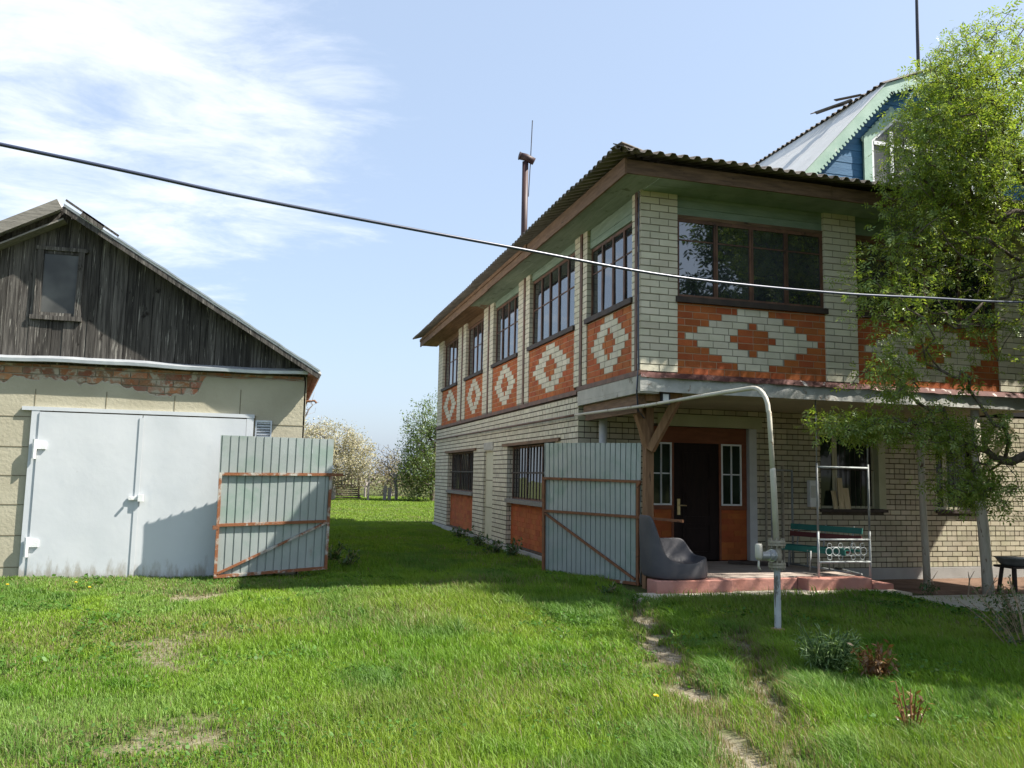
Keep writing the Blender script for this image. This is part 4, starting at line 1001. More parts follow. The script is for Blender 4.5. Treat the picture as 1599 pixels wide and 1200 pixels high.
# plaster coat with a broken upper edge
mb = MB(); xs = np.arange(-7.9, 0.4501, 0.045)
DL, DR, DT = -3.68, -0.36, 2.50
def ptop(x):
    base = 2.88 + 0.05 * math.sin(x * 1.3) + 0.13 * (float(vnoise(x * 2.3, 4.4, 1.0)) - 0.5) + 0.08 * (float(vnoise(x * 7, 2.1, 1.0)) - 0.5) + 0.07 * (float(vnoise(x * 19, 7.1, 1.0)) - 0.5)
    return min(3.125 + 0.03 * (float(vnoise(x * 6, 5.5, 1.0)) - 0.5), base + 0.55 * float(sstep(-1.35, -1.05, x)) + 0.35 * float(sstep(-4.3, -4.8, x)))
for a, b in zip(xs[:-1], xs[1:]):
    zb = DT - 0.001 if DL < (a + b) / 2 < DR else -0.35
    ta, tb = ptop(a), ptop(b)
    d = GF; e = 0.024
    mb.add([(a, d, zb), (b, d, zb), (b, d, tb - 0.02), (a, d, ta - 0.02), (a, d + 0.012, ta), (b, d + 0.012, tb), (a, d + e + .004, ta), (b, d + e + .004, tb)], [(0, 1, 2, 3), (3, 2, 5, 4), (4, 5, 7, 6)])
mb.box(0.45, 0.462, GF + 0.001, 24.9, -0.35, 3.2); mb.box(DR - 0.0, DR + 0.01, GF + 0.002, GF + 0.028, -0.35, DT)
for z in (2.36, 1.89, 1.445, 1.0, 0.53, 0.05):
    mb.box(-7.9, DL - 0.02, GF - 0.004, GF - 0.001, z - 0.007, z + 0.007, 1); mb.box(DR + 0.05, 0.45, GF - 0.004, GF - 0.001, z - 0.007, z + 0.007, 1)
for x, z0, z1 in ((-4.68, 2.36, 2.83), (-3.66, 2.37, 2.80), (-2.64, 2.50, 2.80), (-1.62, 2.50, 2.78), (-0.60, 2.50, 2.93)): mb.box(x - 0.006, x + 0.006, GF - 0.0041, GF - 0.001, z0, z1, 1)
for x, z0, z1 in ((-4.5, 1.89, 2.35), (-5.4, 1.445, 1.89), (-4.4, 1.0, 1.44)): mb.box(x - 0.006, x + 0.006, GF - 0.0041, GF - 0.001, z0, z1, 1)
mb.build('plaster', [mat['plaster'], mat['groove']], gar)
# gable boards
mb = MB(); x = -7.55; wL, wR, wB, wT = -3.76, -3.12, 3.97, 5.02
def board(mb, a, b, zb, zt=None, y=GF - 0.02):
    ya = y - random.uniform(0, 0.012)
    ta, tb = (min(gz_roof(a), zt or 99), min(gz_roof(b), zt or 99))
    if a < AX < b:
        mb.prism([(a, ya, zb), (b, ya, zb), (b, ya, tb), (AX, ya, min(AZ_, zt or 99)), (a, ya, ta)], (0, 0.025, 0)); return
    mb.prism([(a, ya, zb), (b, ya, zb), (b, ya, max(tb, zb + .01)), (a, ya, max(ta, zb + .01))], (0, 0.025, 0))
while x < 0.52:
    w_ = random.choice([0.13, 0.16, 0.185, 0.20, 0.17, 0.22]) * (0.72 if x > -1.3 else 1)
    a, b = x, min(x + w_, 0.55)
    if a < wR and b > wL:
        a2, b2 = max(a, wL), min(b, wR)
        if a < wL: board(mb, a, wL, 3.28)
        if b > wR: board(mb, wR, b - 0.006, 3.28)
        if b2 - a2 > 0.03: board(mb, a2, b2 - 0.006, 3.28, wB); board(mb, a2, b2 - 0.006, wT)
    else: board(mb, a, b - random.uniform(0.004, 0.010), 3.28 + random.uniform(-0.01, 0.01))
    x = b
mb.box(-7.5, 0.5, GF + 0.012, GF + 0.03, 3.2, 3.3)
mb.build('gable_boards', mat['old_board'], gar)
mb = MB(); mb.prism([(-7.4, GF + 0.01, 3.3), (0.45, GF + 0.01, 3.3), (AX, GF + 0.01, AZ_ - 0.05)], (0, 0.02, 0)); mb.build('gable_lining', mat['dark_interior'], gar)
mb = MB(); y0, y1 = GF - 0.065, GF + 0.0
mb.box(wL - 0.02, wL + 0.07, y0, y1, wB, wT); mb.box(wR - 0.07, wR + 0.02, y0, y1, wB, wT); mb.box(wL - 0.05, wR + 0.07, y0 - 0.004, y1, wT + 0.001, wT + 0.06); mb.box(wL - 0.06, wR + 0.04, y0 - 0.004, y1, wB - 0.07, wB - 0.001)
mb.box(wL + 0.071, wR - 0.071, y0 + 0.02, y1, wT - 0.05, wT - 0.001); mb.box(wL + 0.071, wR - 0.071, y0 + 0.02, y1, wB + 0.001, wB + 0.05)
aw = mb.build('attic_window', mat['old_board'], gar)
mb = MB(); mb.add([(wL + 0.06, GF - 0.02, wB + 0.03), (wR - 0.06, GF - 0.02, wB + 0.03), (wR - 0.06, GF - 0.03, wT - 0.03), (wL + 0.06, GF - 0.03, wT - 0.03)], [(0, 1, 2, 3)]); mb.build('pane', mat['attic_glass'], aw)
# drip trim
mb = MB(); seg = np.linspace(-7.9, 0.56, 30)
for a, b in zip(seg[:-1], seg[1:]):
    f = lambda u: 0.012 * math.sin(u * 1.7) + 0.006 * math.sin(u * 5.1)
    mb.add([(a, GF - 0.16, 3.215 + f(a)), (b, GF - 0.16, 3.215 + f(b)), (b, GF - 0.165, 3.265 + f(b)), (a, GF - 0.165, 3.265 + f(a)), (b, GF + .0, 3.33 + f(b)), (a, GF + .0, 3.33 + f(a)), (b, GF + .0, 3.222 + f(b)), (a, GF + .0, 3.222 + f(a))], [(0, 1, 2, 3), (3, 2, 4, 5), (1, 0, 7, 6)])
mb.build('drip_trim', mat['galvanised'], gar)
# roof
mb = MB(); OV = 0.33
def slope_pt(x, y, lift): return (x, y, gz_roof(x) + lift)
mb.prism([slope_pt(AX + 0.05, GF - OV, 0.02), slope_pt(0.68, GF - OV, 0.02), slope_pt(0.68, GF - OV, 0.065), slope_pt(AX + 0.05, GF - OV, 0.065)], (0, 10.9, 0), 0)
mb.prism([slope_pt(AX - 0.02, GF - OV - 0.02, 0.02), slope_pt(-8.2, GF - OV - 0.02, 0.02), slope_pt(-8.2, GF - OV - 0.02, 0.065), slope_pt(AX - 0.02, GF - OV - 0.02, 0.065)], (0, 10.9, 0), 0)
mb.build('roof', mat['pale_roof'], gar)
mb = MB(); prev = None
for i in range(40):        # bright tin edging over the right-hand verge
    a = -2.6 + i * (0.66 + 2.6) / 39; f = 0.005 * math.sin(i * 0.9) + 0.003 * math.sin(i * 2.3)
    k = len(mb.v); mb.v += [(a, GF - OV - 0.012, gz_roof(a) + 0.058 + f), (a, GF - OV - 0.014, gz_roof(a) + 0.085 + f), (a, GF - OV + 0.35, gz_roof(a) + 0.087 + f)]
    if prev is not None: mb.f += [(prev, k, k + 1, prev + 1), (prev + 1, k + 1, k + 2, prev + 2)]; mb.mi += [0, 0]
    prev = k
mb.build('verge_tin', mat['galvanised'], gar)
mb = MB(); pA, pB = Vector(slope_pt(AX + 0.02, GF - OV + 0.02, -0.03)), Vector(slope_pt(0.66, GF - OV + 0.02, -0.03))
mb.beam(pA, pB, 0.035, 0.075); mb.beam(pA + Vector((0.06, -0.02, 0.13)), pA + Vector((0.85, -0.02, 0.13 - 0.50)), 0.05, 0.03); mb.beam(pA + Vector((0.3, -0.03, -0.06)), pA + Vector((0.62, -0.03, -0.06 - 0.20)), 0.03, 0.09)
mb.build('bargeboard', mat['old_board'], gar)
mb = MB(); qA, qB = Vector(slope_pt(AX - 0.0, GF - OV - 0.01, -0.02)), Vector(slope_pt(-8.2, GF - OV - 0.01, -0.02))
mb.beam(qA + Vector((0, -0.02, 0.03)), qB + Vector((0, -0.02, 0.03)), 0.03, 0.17); mb.beam(qA + Vector((0.05, 0.20, -0.18)), qB + Vector((0, 0.20, -0.18)), 0.30, 0.025)
mb.build('bargeboard', mat['grey_plank'], gar)
mb = MB(); mb.box(0.47, 0.66, GF - OV + 0.03, 25.3, 3.20, 3.235)
for i in range(24): mb.beam((0.60, GF - 0.2 + i * 0.2, 3.18), (0.60, GF - 0.14 + i * 0.2, 3.18), 0.09, 0.06)
mb.build('eave_soffit', mat['porch_red'], gar)
# doors
mb = MB(); mb.box(-3.68, -3.57, GF - 0.045, GF + 0.03, -0.3, 2.46); mb.box(-3.82, -0.36, GF - 0.05, GF + 0.03, 2.461, 2.52); mb.box(-0.48, -0.37, GF - 0.045, GF + 0.03, -0.3, 2.46); mb.build('door_frame', mat['door_paint'], gar)
def leaf_door(x0, x1, y):
    nx, nz = 14, 20; mb = MB(); vs = []
    for j in range(nz + 1):
        for i in range(nx + 1):
            x = x0 + (x1 - x0) * i / nx; z = -0.16 + 2.60 * j / nz
            e = min(i, nx - i, j, nz - j); dd = 0.011 * (float(vnoise(x * 1.6 + 3, z * 1.3, 1.0)) - 0.5) * min(1, e / 2)
            vs.append((x, y + dd, z))
    fs = [(j * (nx + 1) + i, j * (nx + 1) + i + 1, (j + 1) * (nx + 1) + i + 1, (j + 1) * (nx + 1) + i) for j in range(nz) for i in range(nx)]
    mb.add(vs, fs)
    return mb, y
for k, (a, b, y) in enumerate(((-3.565, -2.082, GF - 0.060), (-2.068, -0.485, GF - 0.050))):
    mb, _ = leaf_door(a, b, y)
    dl = mb.build('door', mat['door_paint'], gar, smooth=True)
    e = MB(); e.box(a, a + 0.012, y + 0.001, GF + 0.02, -0.16, 2.44); e.box(b - 0.012, b, y + 0.001, GF + 0.02, -0.16, 2.44); e.box(a + .013, b - .013, y + 0.013, GF + 0.02, -0.16, -0.14)
    if k == 0: e.box(b - 0.035, b + 0.03, y - 0.012, y - 0.004, -0.14, 2.40)
    e.build('edge', mat['door_paint'], dl)
    if k == 0:
        for z in (1.86, 0.36):
            h = MB(); h.box(-3.60, -3.43, y - 0.030, y - 0.005, z, z + 0.11); h.tube([(-3.59, y - 0.035, z - 0.15), (-3.59, y - 0.035, z + 0.15)], 0.030, 10)
            h.build('hinge', mat['white_paint'], dl)
        h = MB(); h.box(-2.20, -2.02, y - 0.035, y - 0.013, 1.09, 1.15); h.tube([(-2.16, y - 0.05, 1.12), (-2.16, y - 0.09, 1.12)], 0.02, 8); h.box(-2.06, -1.98, y - 0.06, y - 0.013, 1.07, 1.18)
        h.build('hasp', mat['white_paint'], dl)
mb = MB(); mb.box(-3.6, -0.45, GF - 0.02, GF + 0.25, -0.5, -0.13); mb.build('threshold', mat['dark_mortar'], gar)
mb = MB(); mb.box(-0.34, -0.315, GF - 0.03, GF + 0.01, 2.13, 2.43); mb.box(-0.10, -0.075, GF - 0.03, GF + 0.01, 2.13, 2.43); mb.box(-0.314, -0.101, GF - 0.03, GF + 0.01, 2.40, 2.43); mb.box(-0.314, -0.101, GF - 0.03, GF + 0.01, 2.13, 2.155)
for k in range(5): mb.beam((-0.314, GF - 0.015, 2.185 + k * 0.045), (-0.101, GF - 0.015, 2.185 + k * 0.045), 0.034, 0.006, roll=0.7)
mb.box(-0.31, -0.105, GF - 0.0035, GF - 0.001, 2.15, 2.41)
mb.build('vent', mat['galvanised'], gar)
mb = MB(); mb.box(0.463, 0.50, GF - 0.02, GF + 0.05, 1.98, 2.16); mb.build('bracket', mat['rusty_frame'], gar)
mb = MB(); mb.tube([(0.46, GF + 0.02, 2.78), (0.60, GF, 2.80), (0.64, GF, 2.76)], 0.02, 6); mb.build('hook', mat['rusty_frame'], gar)

# ------------------------------------------------------------------ gates
def gate(name, label, BLc, BRc, TLc, TRc, rib, bars, fmat, diag, stub, extra=None):
    """corner points of the sheet; frame bars lie on the side that faces the camera (towards nf)"""
    BLc, BRc, TLc, TRc = map(Vector, (BLc, BRc, TLc, TRc))
    g = thing(name, label, 'gate', (BLc + BRc) / 2, 'metal sheet gates standing open')
    ax = (BRc - BLc).normalized(); nf = ax.cross(Vector((0, 0, 1))).normalized()
    if nf.y > 0: nf = -nf
    def pt(u, v, d=0): return BLc.lerp(BRc, u).lerp(TLc.lerp(TRc, u), v) + nf * d
    W_ = (BRc - BLc).length; mb = MB(); st = []; u = 0.0; pitch = rib; k = 0
    prof = [(0.0, 0.0), (0.06, 0.0), (0.10, 0.016), (0.20, 0.016), (0.24, 0.0)]
    nr = int(round(W_ / pitch))
    for r in range(nr):
        for (f, d) in prof: st.append(((r + f) / nr, -d))
    st.append((1.0, 0.0)); rows = 8; base = len(mb.v)
    for j in range(rows + 1):
        for (u, d) in st:
            wv = 0.010 * math.sin(u * 5 + j * 0.7) * (j / rows)
            tl = 1.0
            mb.v.append(tuple(pt(u, j / rows, d + wv)))
    n_ = len(st)
    for j in range(rows):
        for i in range(n_ - 1): mb.f.append((j * n_ + i, j * n_ + i + 1, (j + 1) * n_ + i + 1, (j + 1) * n_ + i)); mb.mi.append(0)
    mb.build('sheet', mat['gate_sheet'], g)
    mb = MB(); e = 0.028; s = 0.045; H = (TLc - BLc).length
    lo, mi_, hi = bars
    mb.beam(pt(0.0, hi, e), pt(1.0, hi, e), s, s, up=nf); mb.beam(pt(0.02, mi_, e + .002), pt(0.98, mi_, e + .002), s, s, up=nf); mb.beam(pt(0, lo, e), pt(1, lo, e), s, s, up=nf)
    mb.beam(pt(0.012, lo, e + .003), pt(0.012, hi, e + .003), s, s, up=nf); mb.beam(pt(0.985, lo, e + .003), pt(0.985, hi, e + .003), s, s, up=nf)
    a, b = diag; mb.beam(pt(*a, e + .006), pt(*b, e + .006), s * 0.8, s * 0.8, up=nf)
    mb.build('frame', fmat, g)
    mb = MB()
    for (p, q, w_) in stub:
        mb = MB(); mb.beam(pt(*p), pt(*q), w_, w_, up=nf); mb.build('bolt', mat['rusty_frame'], g)
    return g
gate('metal_gate', 'open grey corrugated gate leaf leaning in front of the garage doors', (-0.835, 14.05, -0.09), (0.915, 14.34, 0.00), (-0.845, 14.05, 2.145), (0.945, 14.34, 2.145), 0.125,
     (0.01, 0.365, 0.725), mat['gate_frame'], ((0.03, 0.03), (0.97, 0.355)), [((0.95, 0.722, 0.03), (1.10, 0.722, 0.03), 0.05), ((-0.03, 0.35, 0.03), (0.02, 0.35, 0.03), 0.06)])
gate('metal_gate', 'open grey corrugated gate leaf with rust brown frame beside the porch post', (4.70, 14.36, -0.12), (5.75, 12.56, -0.12), (4.70, 14.44, 2.20), (5.75, 12.56, 2.17), 0.105,
     (0.012, 0.475, 0.725), mat['rusty_frame'], ((0.03, 0.455), (0.96, 0.04)), [((0.93, 0.475, 0.06), (1.40, 0.47, 0.07), 0.04), ((0.985, 0.70, 0.04), (1.01, 0.73, 0.04), 0.05)])

# ------------------------------------------------------------------ gas pipe riser
gp = thing('gas_pipe', 'cream painted gas pipe riser with flanged valve in the lawn', 'gas pipe', (5.67, 8.62, -0.2))
mb = MB(); mb.tube([(5.67, 8.62, -0.25), (5.67, 8.62, 0.60)], 0.038, 14); mb.build('standpipe', mat['worn_pipe'], gp, smooth=False)
mb = MB(); mb.tube([(5.67, 8.62, 0.88), (5.632, 8.62, 1.72), (5.63, 8.62, 1.75)], [0.035, 0.035, 0.029], 14); pts = [(5.63, 8.62, 1.70), (5.60, 8.63, 2.40)]
for i in range(7):
    a = math.pi / 2 * i / 6; pts.append((5.595 - 0.03 * (1 - math.cos(a)), 8.64 + 0.30 * (1 - math.cos(a)), 2.42 + 0.30 * math.sin(a)))
pts += [(5.46, 10.2, 2.71), (5.36, 11.4, 2.69), (5.24, 14.3, 2.72)]
mb.tube(pts, [0.029] * 2 + [0.028] * 7 + [0.024] * 3, 12)
mb.build('riser', mat['cream_pipe'], gp, smooth=True)
mb = MB(); mb.tube([(5.24, 14.3, 2.72), (5.24, 14.9, 2.72), (5.25, 28.4, 2.76)], 0.024, 8)
for y in (16, 19, 22, 25): mb.tube([(5.24, y, 2.735), (5.36, y, 2.735)], 0.012, 6)
mb.build('wall_pipe', mat['frame_brown'], gp, smooth=True)
for zz_ in (0.60, 0.85):
    mb = MB()
    for z in (zz_, zz_ + 0.032): mb.tube([(5.67, 8.62, z), (5.67, 8.62, z + 0.026)], 0.098, 20)
    mb.tube([(5.67, 8.62, zz_ + 0.02), (5.67, 8.62, zz_ + 0.04)], 0.08, 16)
    for i in range(8):
        a = math.pi * 2 * i / 8 + 0.2; c = (5.67 + 0.078 * math.cos(a), 8.62 + 0.078 * math.sin(a))
        mb.tube([(c[0], c[1], zz_ - 0.027), (c[0], c[1], zz_ + 0.085)], 0.0105, 6)
    mb.build('flange', mat['dirty_steel'], gp)
mb = MB(); mb.tube([(5.67, 8.62, 0.655), (5.67, 8.62, 0.69), (5.67, 8.62, 0.74), (5.67, 8.62, 0.79), (5.67, 8.62, 0.85)], [0.04, 0.052, 0.064, 0.052, 0.04], 16); mb.build('valve', mat['dirty_steel'], gp, smooth=True)
mb = MB(); mb.tube([(5.60, 8.60, 0.74), (5.53, 8.58, 0.74), (5.528, 8.58, 0.74), (5.41, 8.55, 0.745)], [0.060, 0.060, 0.045, 0.045], 14); mb.tube([(5.60, 8.60, 0.74), (5.585, 8.596, 0.74)], 0.075, 14); mb.build('gear_shaft', mat['steel'], gp)
mb = MB(); mb.tube([(5.385, 8.545, 0.70), (5.385, 8.545, 0.73), (5.385, 8.545, 0.86), (5.385, 8.545, 0.88)], [0.03, 0.042, 0.042, 0.03], 12); mb.tube([(5.385, 8.545, 0.70), (5.38, 8.545, 0.62), (5.40, 8.545, 0.58)], 0.012, 6); mb.build('cap', mat['cream_pipe'], gp, smooth=True)

mb = MB(); mb.box(5.61, 5.73, 8.56, 8.68, -0.25, -0.085); mb.build('footing', mat['porch_red'], gp, bevel=0.012)
# ------------------------------------------------------------------ overhead wire
WP = [(-12, 2.2, 3.75), (-6, 3.45, 3.35), (-1.35, 4.41, 3.14), (-0.17, 4.66, 3.08), (1.39, 4.98, 3.04), (2.64, 5.24, 3.02), (4.13, 5.55, 3.09), (5.34, 5.80, 3.19), (6.68, 6.08, 3.31), (9, 6.56, 3.60), (14, 7.6, 4.6)]
def smooth_path(P, n=8):
    P = [Vector(p) for p in P]; out = []
    for i in range(len(P) - 1):
        p0, p1, p2, p3 = P[max(i - 1, 0)], P[i], P[i + 1], P[min(i + 2, len(P) - 1)]
        for k in range(n):
            t = k / n; out.append(0.5 * ((2 * p1) + (p2 - p0) * t + (2 * p0 - 5 * p1 + 4 * p2 - p3) * t * t + (3 * p1 - p0 - 3 * p2 + p3) * t ** 3))
    return out + [P[-1]]
mb = MB(); mb.tube(smooth_path(WP), 0.0098, 10)
solo(mb, 'overhead_cable', mat['black_cable'], (1.4, 5.0, 3.04), 'thick black cable sagging across the yard in front of the house', 'cable', smooth=True)

# ------------------------------------------------------------------ plastic tub chair
def make_chair():
    ch = thing('tub_chair', 'dark grey moulded plastic tub armchair at the edge of the porch', 'chair', (6.05, 11.98, 0.066))
    N_ = 28; cx, cy = 6.08, 12.03; ringsV = []
    def plan(t, k, sh=0.0):    # superellipse in plan; t=0 front (+x), pi = back
        c, s_ = math.cos(t), math.sin(t); e = 0.62
        return cx + sh + 0.50 * k * math.copysign(abs(c) ** e, c), cy + 0.36 * k * math.copysign(abs(s_) ** e, s_)
    def top(t):
        c = math.cos(t); sn = math.sin(t); back = float(sstep(-0.35, -0.93, c)); near = sn < 0
        if near:
            arm = 0.24 + 0.09 * float(sstep(0.1, 0.95, c)) + 0.10 * float(sstep(0.0, -0.5, c))
        else:
            arm = 0.59 - 0.26 * float(sstep(0.45, 0.98, c))
        w = float(sstep(-0.25, 0.25, sn)); mid = 0.33 if c > 0 else 0.59
        arm = arm if abs(sn) > 0.25 else (arm * abs(sn) / 0.25 + mid * (1 - abs(sn) / 0.25))
        z = arm + (0.97 - arm) * back
        return z
    mb = MB(); mesh = []
    prof = [(0.0, 0.92), (0.03, 0.97), (0.30, 1.0), (0.65, 0.99), (0.94, 0.965), (1.0, 0.945)]
    for (f, k) in prof:
        mesh.append([(*plan(2 * math.pi * i / N_, k, -0.06 * f * float(sstep(0.2, -0.8, math.cos(2 * math.pi * i / N_)))), 0.07 + f * top(2 * math.pi * i / N_)) for i in range(N_)])
    for (f, k) in ((0.985, 0.90), (0.80, 0.86), (0.40, 0.76)):
        row = []
        for i in range(N_):
            t = 2 * math.pi * i / N_; x, y = plan(t, k, -0.05 * f * float(sstep(0.2, -0.8, math.cos(t))))
            if f < 0.9: x += 0.06 * float(sstep(0, -1, math.cos(t)))
            zt = top(t); z = 0.07 + max(min(f * zt, 0.5), min(0.20, zt - 0.03)) if f < 0.98 else 0.07 + zt * f
            row.append((x, y, z))
        mesh.append(row)
    for r in mesh: mb.v += r
    R_ = len(mesh)
    for j in range(R_ - 1):
        for i in range(N_):
            i2 = (i + 1) % N_; mb.f.append((j * N_ + i, j * N_ + i2, (j + 1) * N_ + i2, (j + 1) * N_ + i)); mb.mi.append(0)
    c = len(mb.v); mb.v.append((cx, cy, 0.26))
    for i in range(N_): mb.f.append(((R_ - 1) * N_ + i, (R_ - 1) * N_ + (i + 1) % N_, c)); mb.mi.append(0)
    mb.f.append(tuple(range(N_ - 1, -1, -1))); mb.mi.append(0)
    mb.build('shell', mat['chair_plastic'], ch, smooth=True, subsurf=2)
make_chair()

# ------------------------------------------------------------------ garden swing
sw = thing('garden_swing', 'garden swing with white tube end frame and green slatted bench on the porch', 'garden swing', (9.1, 12.6, 0.06))
mb = MB()
mb.tube([(8.56, 11.84, 1.84), (9.55, 11.84, 1.84)], 0.017, 8); mb.build('cross_bar', mat['swing_white'], sw, smooth=True)
mb = MB()
for z in (0.66, 0.30): mb.tube([(8.56, 11.84, z), (9.55, 11.84, z)], 0.017, 8)
mb.tube([(8.56, 11.842, 0.06), (8.56, 11.842, 0.795)], 0.019, 8); mb.tube([(9.55, 11.842, 0.06), (9.55, 11.842, 0.795)], 0.019, 8)
mb.build('end_frame', mat['swing_white'], sw, smooth=True)
for x in (8.56, 9.55):
    mb = MB(); mb.tube([(x, 11.842, 0.80), (x, 11.842, 1.90)], 0.0175, 8); mb.tube([(x, 11.842, 1.90), (x, 11.842, 2.94)], 0.011, 6); mb.build('upright', mat['swing_dark'], sw, smooth=True)
mb = MB()
for x in (8.76, 8.89, 9.10, 9.31, 9.42): mb.torus((x, 11.84, 0.47), (1, 0, 0), (0, 0, 1), 0.062, 0.008)
for x in (8.77, 8.98, 9.22, 9.40):
    for z in (0.565, 0.375): mb.torus((x, 11.842, z), (1, 0, 0), (0, 0, 1), 0.040, 0.005, 12)
mb.tube([(8.80, 11.845, 0.54), (9.38, 11.845, 0.54)], 0.006, 6); mb.tube([(8.80, 11.845, 0.40), (9.38, 11.845, 0.40)], 0.006, 6)
mb.build('scroll_work', mat['swing_white'], sw)
mb = MB()
for x in (8.95, 9.39): mb.tube([(x, 13.75, 0.06), (x, 13.75, 1.80)], 0.020, 8)
mb.tube([(8.95, 13.75, 1.80), (9.39, 13.75, 1.80)], 0.016, 8); mb.tube([(9.20, 11.9, 0.12), (9.0, 13.7, 0.12)], 0.018, 8); mb.tube([(9.39, 11.86, 0.09), (9.60, 12.8, 0.09)], 0.02, 8)
for y in (12.3, 12.9, 13.4): mb.tube([(8.72, y, 0.12), (8.74, y, 0.44)], 0.014, 6); mb.tube([(9.1, y, 0.12), (9.1, y, 0.44)], 0.014, 6)
mb.build('stand', mat['swing_dark'], sw, smooth=True)
a, b = Vector((9.05, 13.3, 0)), Vector((9.52, 11.98, 0)); ad = (b - a).normalized(); side = Vector((ad.y, -ad.x, 0))
side = side if side.x < 0 else -side
for nm, m_, rows in (('slat', 'teal_slat', [(0.0, 0.79, 0.10, 1)]), ('slat', 'maroon_slat', [(0.03, 0.665, 0.085, 1)]), ('slat', 'teal_slat', [(0.10, 0.47, 0.10, 0)]), ('slat', 'teal_slat', [(0.24, 0.455, 0.10, 0)]), ('slat', 'maroon_slat', [(0.38, 0.45, 0.10, 0)]), ('slat', 'teal_slat', [(0.50, 0.45, 0.09, 2)])):
    mb = MB()
    for (off, z, w_, up) in rows:
        p, q = a + side * off + Vector((0, 0, z)), b + side * off + Vector((0, 0, z))
        if up == 1: mb.beam(p, q, 0.025, w_, roll=0.15)
        elif up == 2: mb.beam(p, q, 0.025, w_)
        else: mb.beam(p, q, w_, 0.025)
    mb.build(nm, mat[m_], sw)
for t in (0.12, 0.5, 0.88):
    mb = MB()
    p = a.lerp(b, t); mb.tube([p + Vector((0, 0, 0.86)) - side * 0.02, p + side * 0.07 + Vector((0, 0, 0.44)), p + side * 0.52 + Vector((0, 0, 0.43))], 0.013, 6)
    mb.build('seat_frame', mat['swing_dark'], sw)

# boards leaning in the window, planks on the porch
mb = MB()
for (x0, x1, h, l) in ((10.80, 10.90, 0.36, 0.02), (10.92, 11.05, 0.62, 0.0), (11.06, 11.19, 0.42, 0.012)): mb.prism([(x0, YL + 0.00 - l, 1.062), (x1, YL + 0.00 - l, 1.062), (x1, YL + 0.06 - l, 1.062 + h), (x0, YL + 0.06 - l, 1.062 + h)], (0, 0.018, 0))
b_ = [mb]
for k, (x0, x1, h, lb) in enumerate(((10.80, 10.90, 0.36, 'short pale offcut board leaning at the left in the porch window'), (10.92, 11.05, 0.62, 'tallest pale offcut board leaning in the porch window'), (11.06, 11.19, 0.42, 'short wide offcut board leaning at the right in the porch window'))):
    mb = MB(); l = 0.008 * k
    mb.prism([(x0, YL - 0.02 - l, 1.062), (x1, YL - 0.02 - l, 1.062), (x1, YL + 0.06 - l, 1.062 + h), (x0 + (0.02 if k == 1 else 0), YL + 0.06 - l, 1.062 + h)], (0, 0.018, 0))
    solo(mb, 'offcut_board', mat['raw_plank'], (x0, YL, 1.062), lb, 'board', 'offcut boards in the porch window')
mb = MB(); mb.beam((8.15, 13.95, 0.10), (9.0, 13.3, 0.10), 0.12, 0.05)
solo(mb, 'plank', mat['dark_bar'], (8.15, 13.95, 0.075), 'dark plank lying on the porch floor under the green bench', 'plank')

# ------------------------------------------------------------------ log posts and stool on the right
def log(path, r0, r1, n=12):
    mb = MB(); mb.tube(path, [r0 + (r1 - r0) * i / (len(path) - 1) + random.uniform(-.006, .006) for i in range(len(path))], n); return mb
p = log([(11.70, 12.98, -0.5), (11.69, 12.98, 0.3), (11.66, 12.98, 1.2), (11.64, 12.97, 2.93)], 0.070, 0.062)
solo(p, 'log_post', mat['pale_log'], (11.7, 12.98, -0.45), 'slim straight grey log post standing nearer the brick wall', 'post', 'log posts under the balcony', smooth=True)
lp2 = thing('log_post', 'thick pale log post with peeling bark and a slanting brace', 'post', (11.88, 11.79, -0.45), 'log posts under the balcony')
p = log([(11.90, 11.79, -0.5), (11.87, 11.79, 0.2), (11.84, 11.79, 0.8), (11.78, 11.79, 1.5), (11.76, 11.80, 2.90)], 0.100, 0.070, 14); p.build('trunk', mat['pale_log'], lp2, smooth=True)
mb = MB(); mb.beam((11.80, 11.76, 1.80), (12.45, 11.70, 2.60), 0.05, 0.12); mb.build('brace', mat['raw_plank'], lp2)
st = thing('wash_stand', 'grey basin on a dark stool beside the house plinth', 'wash stand', (12.9, 12.3, -0.4))
mb = MB()
for (x, y) in ((12.80, 12.1), (13.2, 12.1), (12.82, 12.5), (13.2, 12.5)): mb.tube([(x, y, -0.42), (x * 0.7 + 13.0 * 0.3, y * 0.7 + 12.3 * 0.3, 0.12)], 0.035, 8)
mb.box(12.76, 13.24, 12.08, 12.52, 0.12, 0.16); mb.build('stool', mat['dark_bar'], st)
mb = MB(); mb.tube([(13.0, 12.3, 0.165), (13.0, 12.3, 0.20), (13.0, 12.3, 0.29), (13.0, 12.3, 0.30)], [0.20, 0.24, 0.30, 0.325], 20); mb.build('basin', mat['swing_dark'], st, smooth=True)
mb = MB(); mb.box(9.85, 17, 10.78, YL - 0.06, -0.6, -0.33)
tag(mb.build('terrain', mat['soil']), 'bare brown soil bed between the path and the plinth', 'soil', kind='structure')

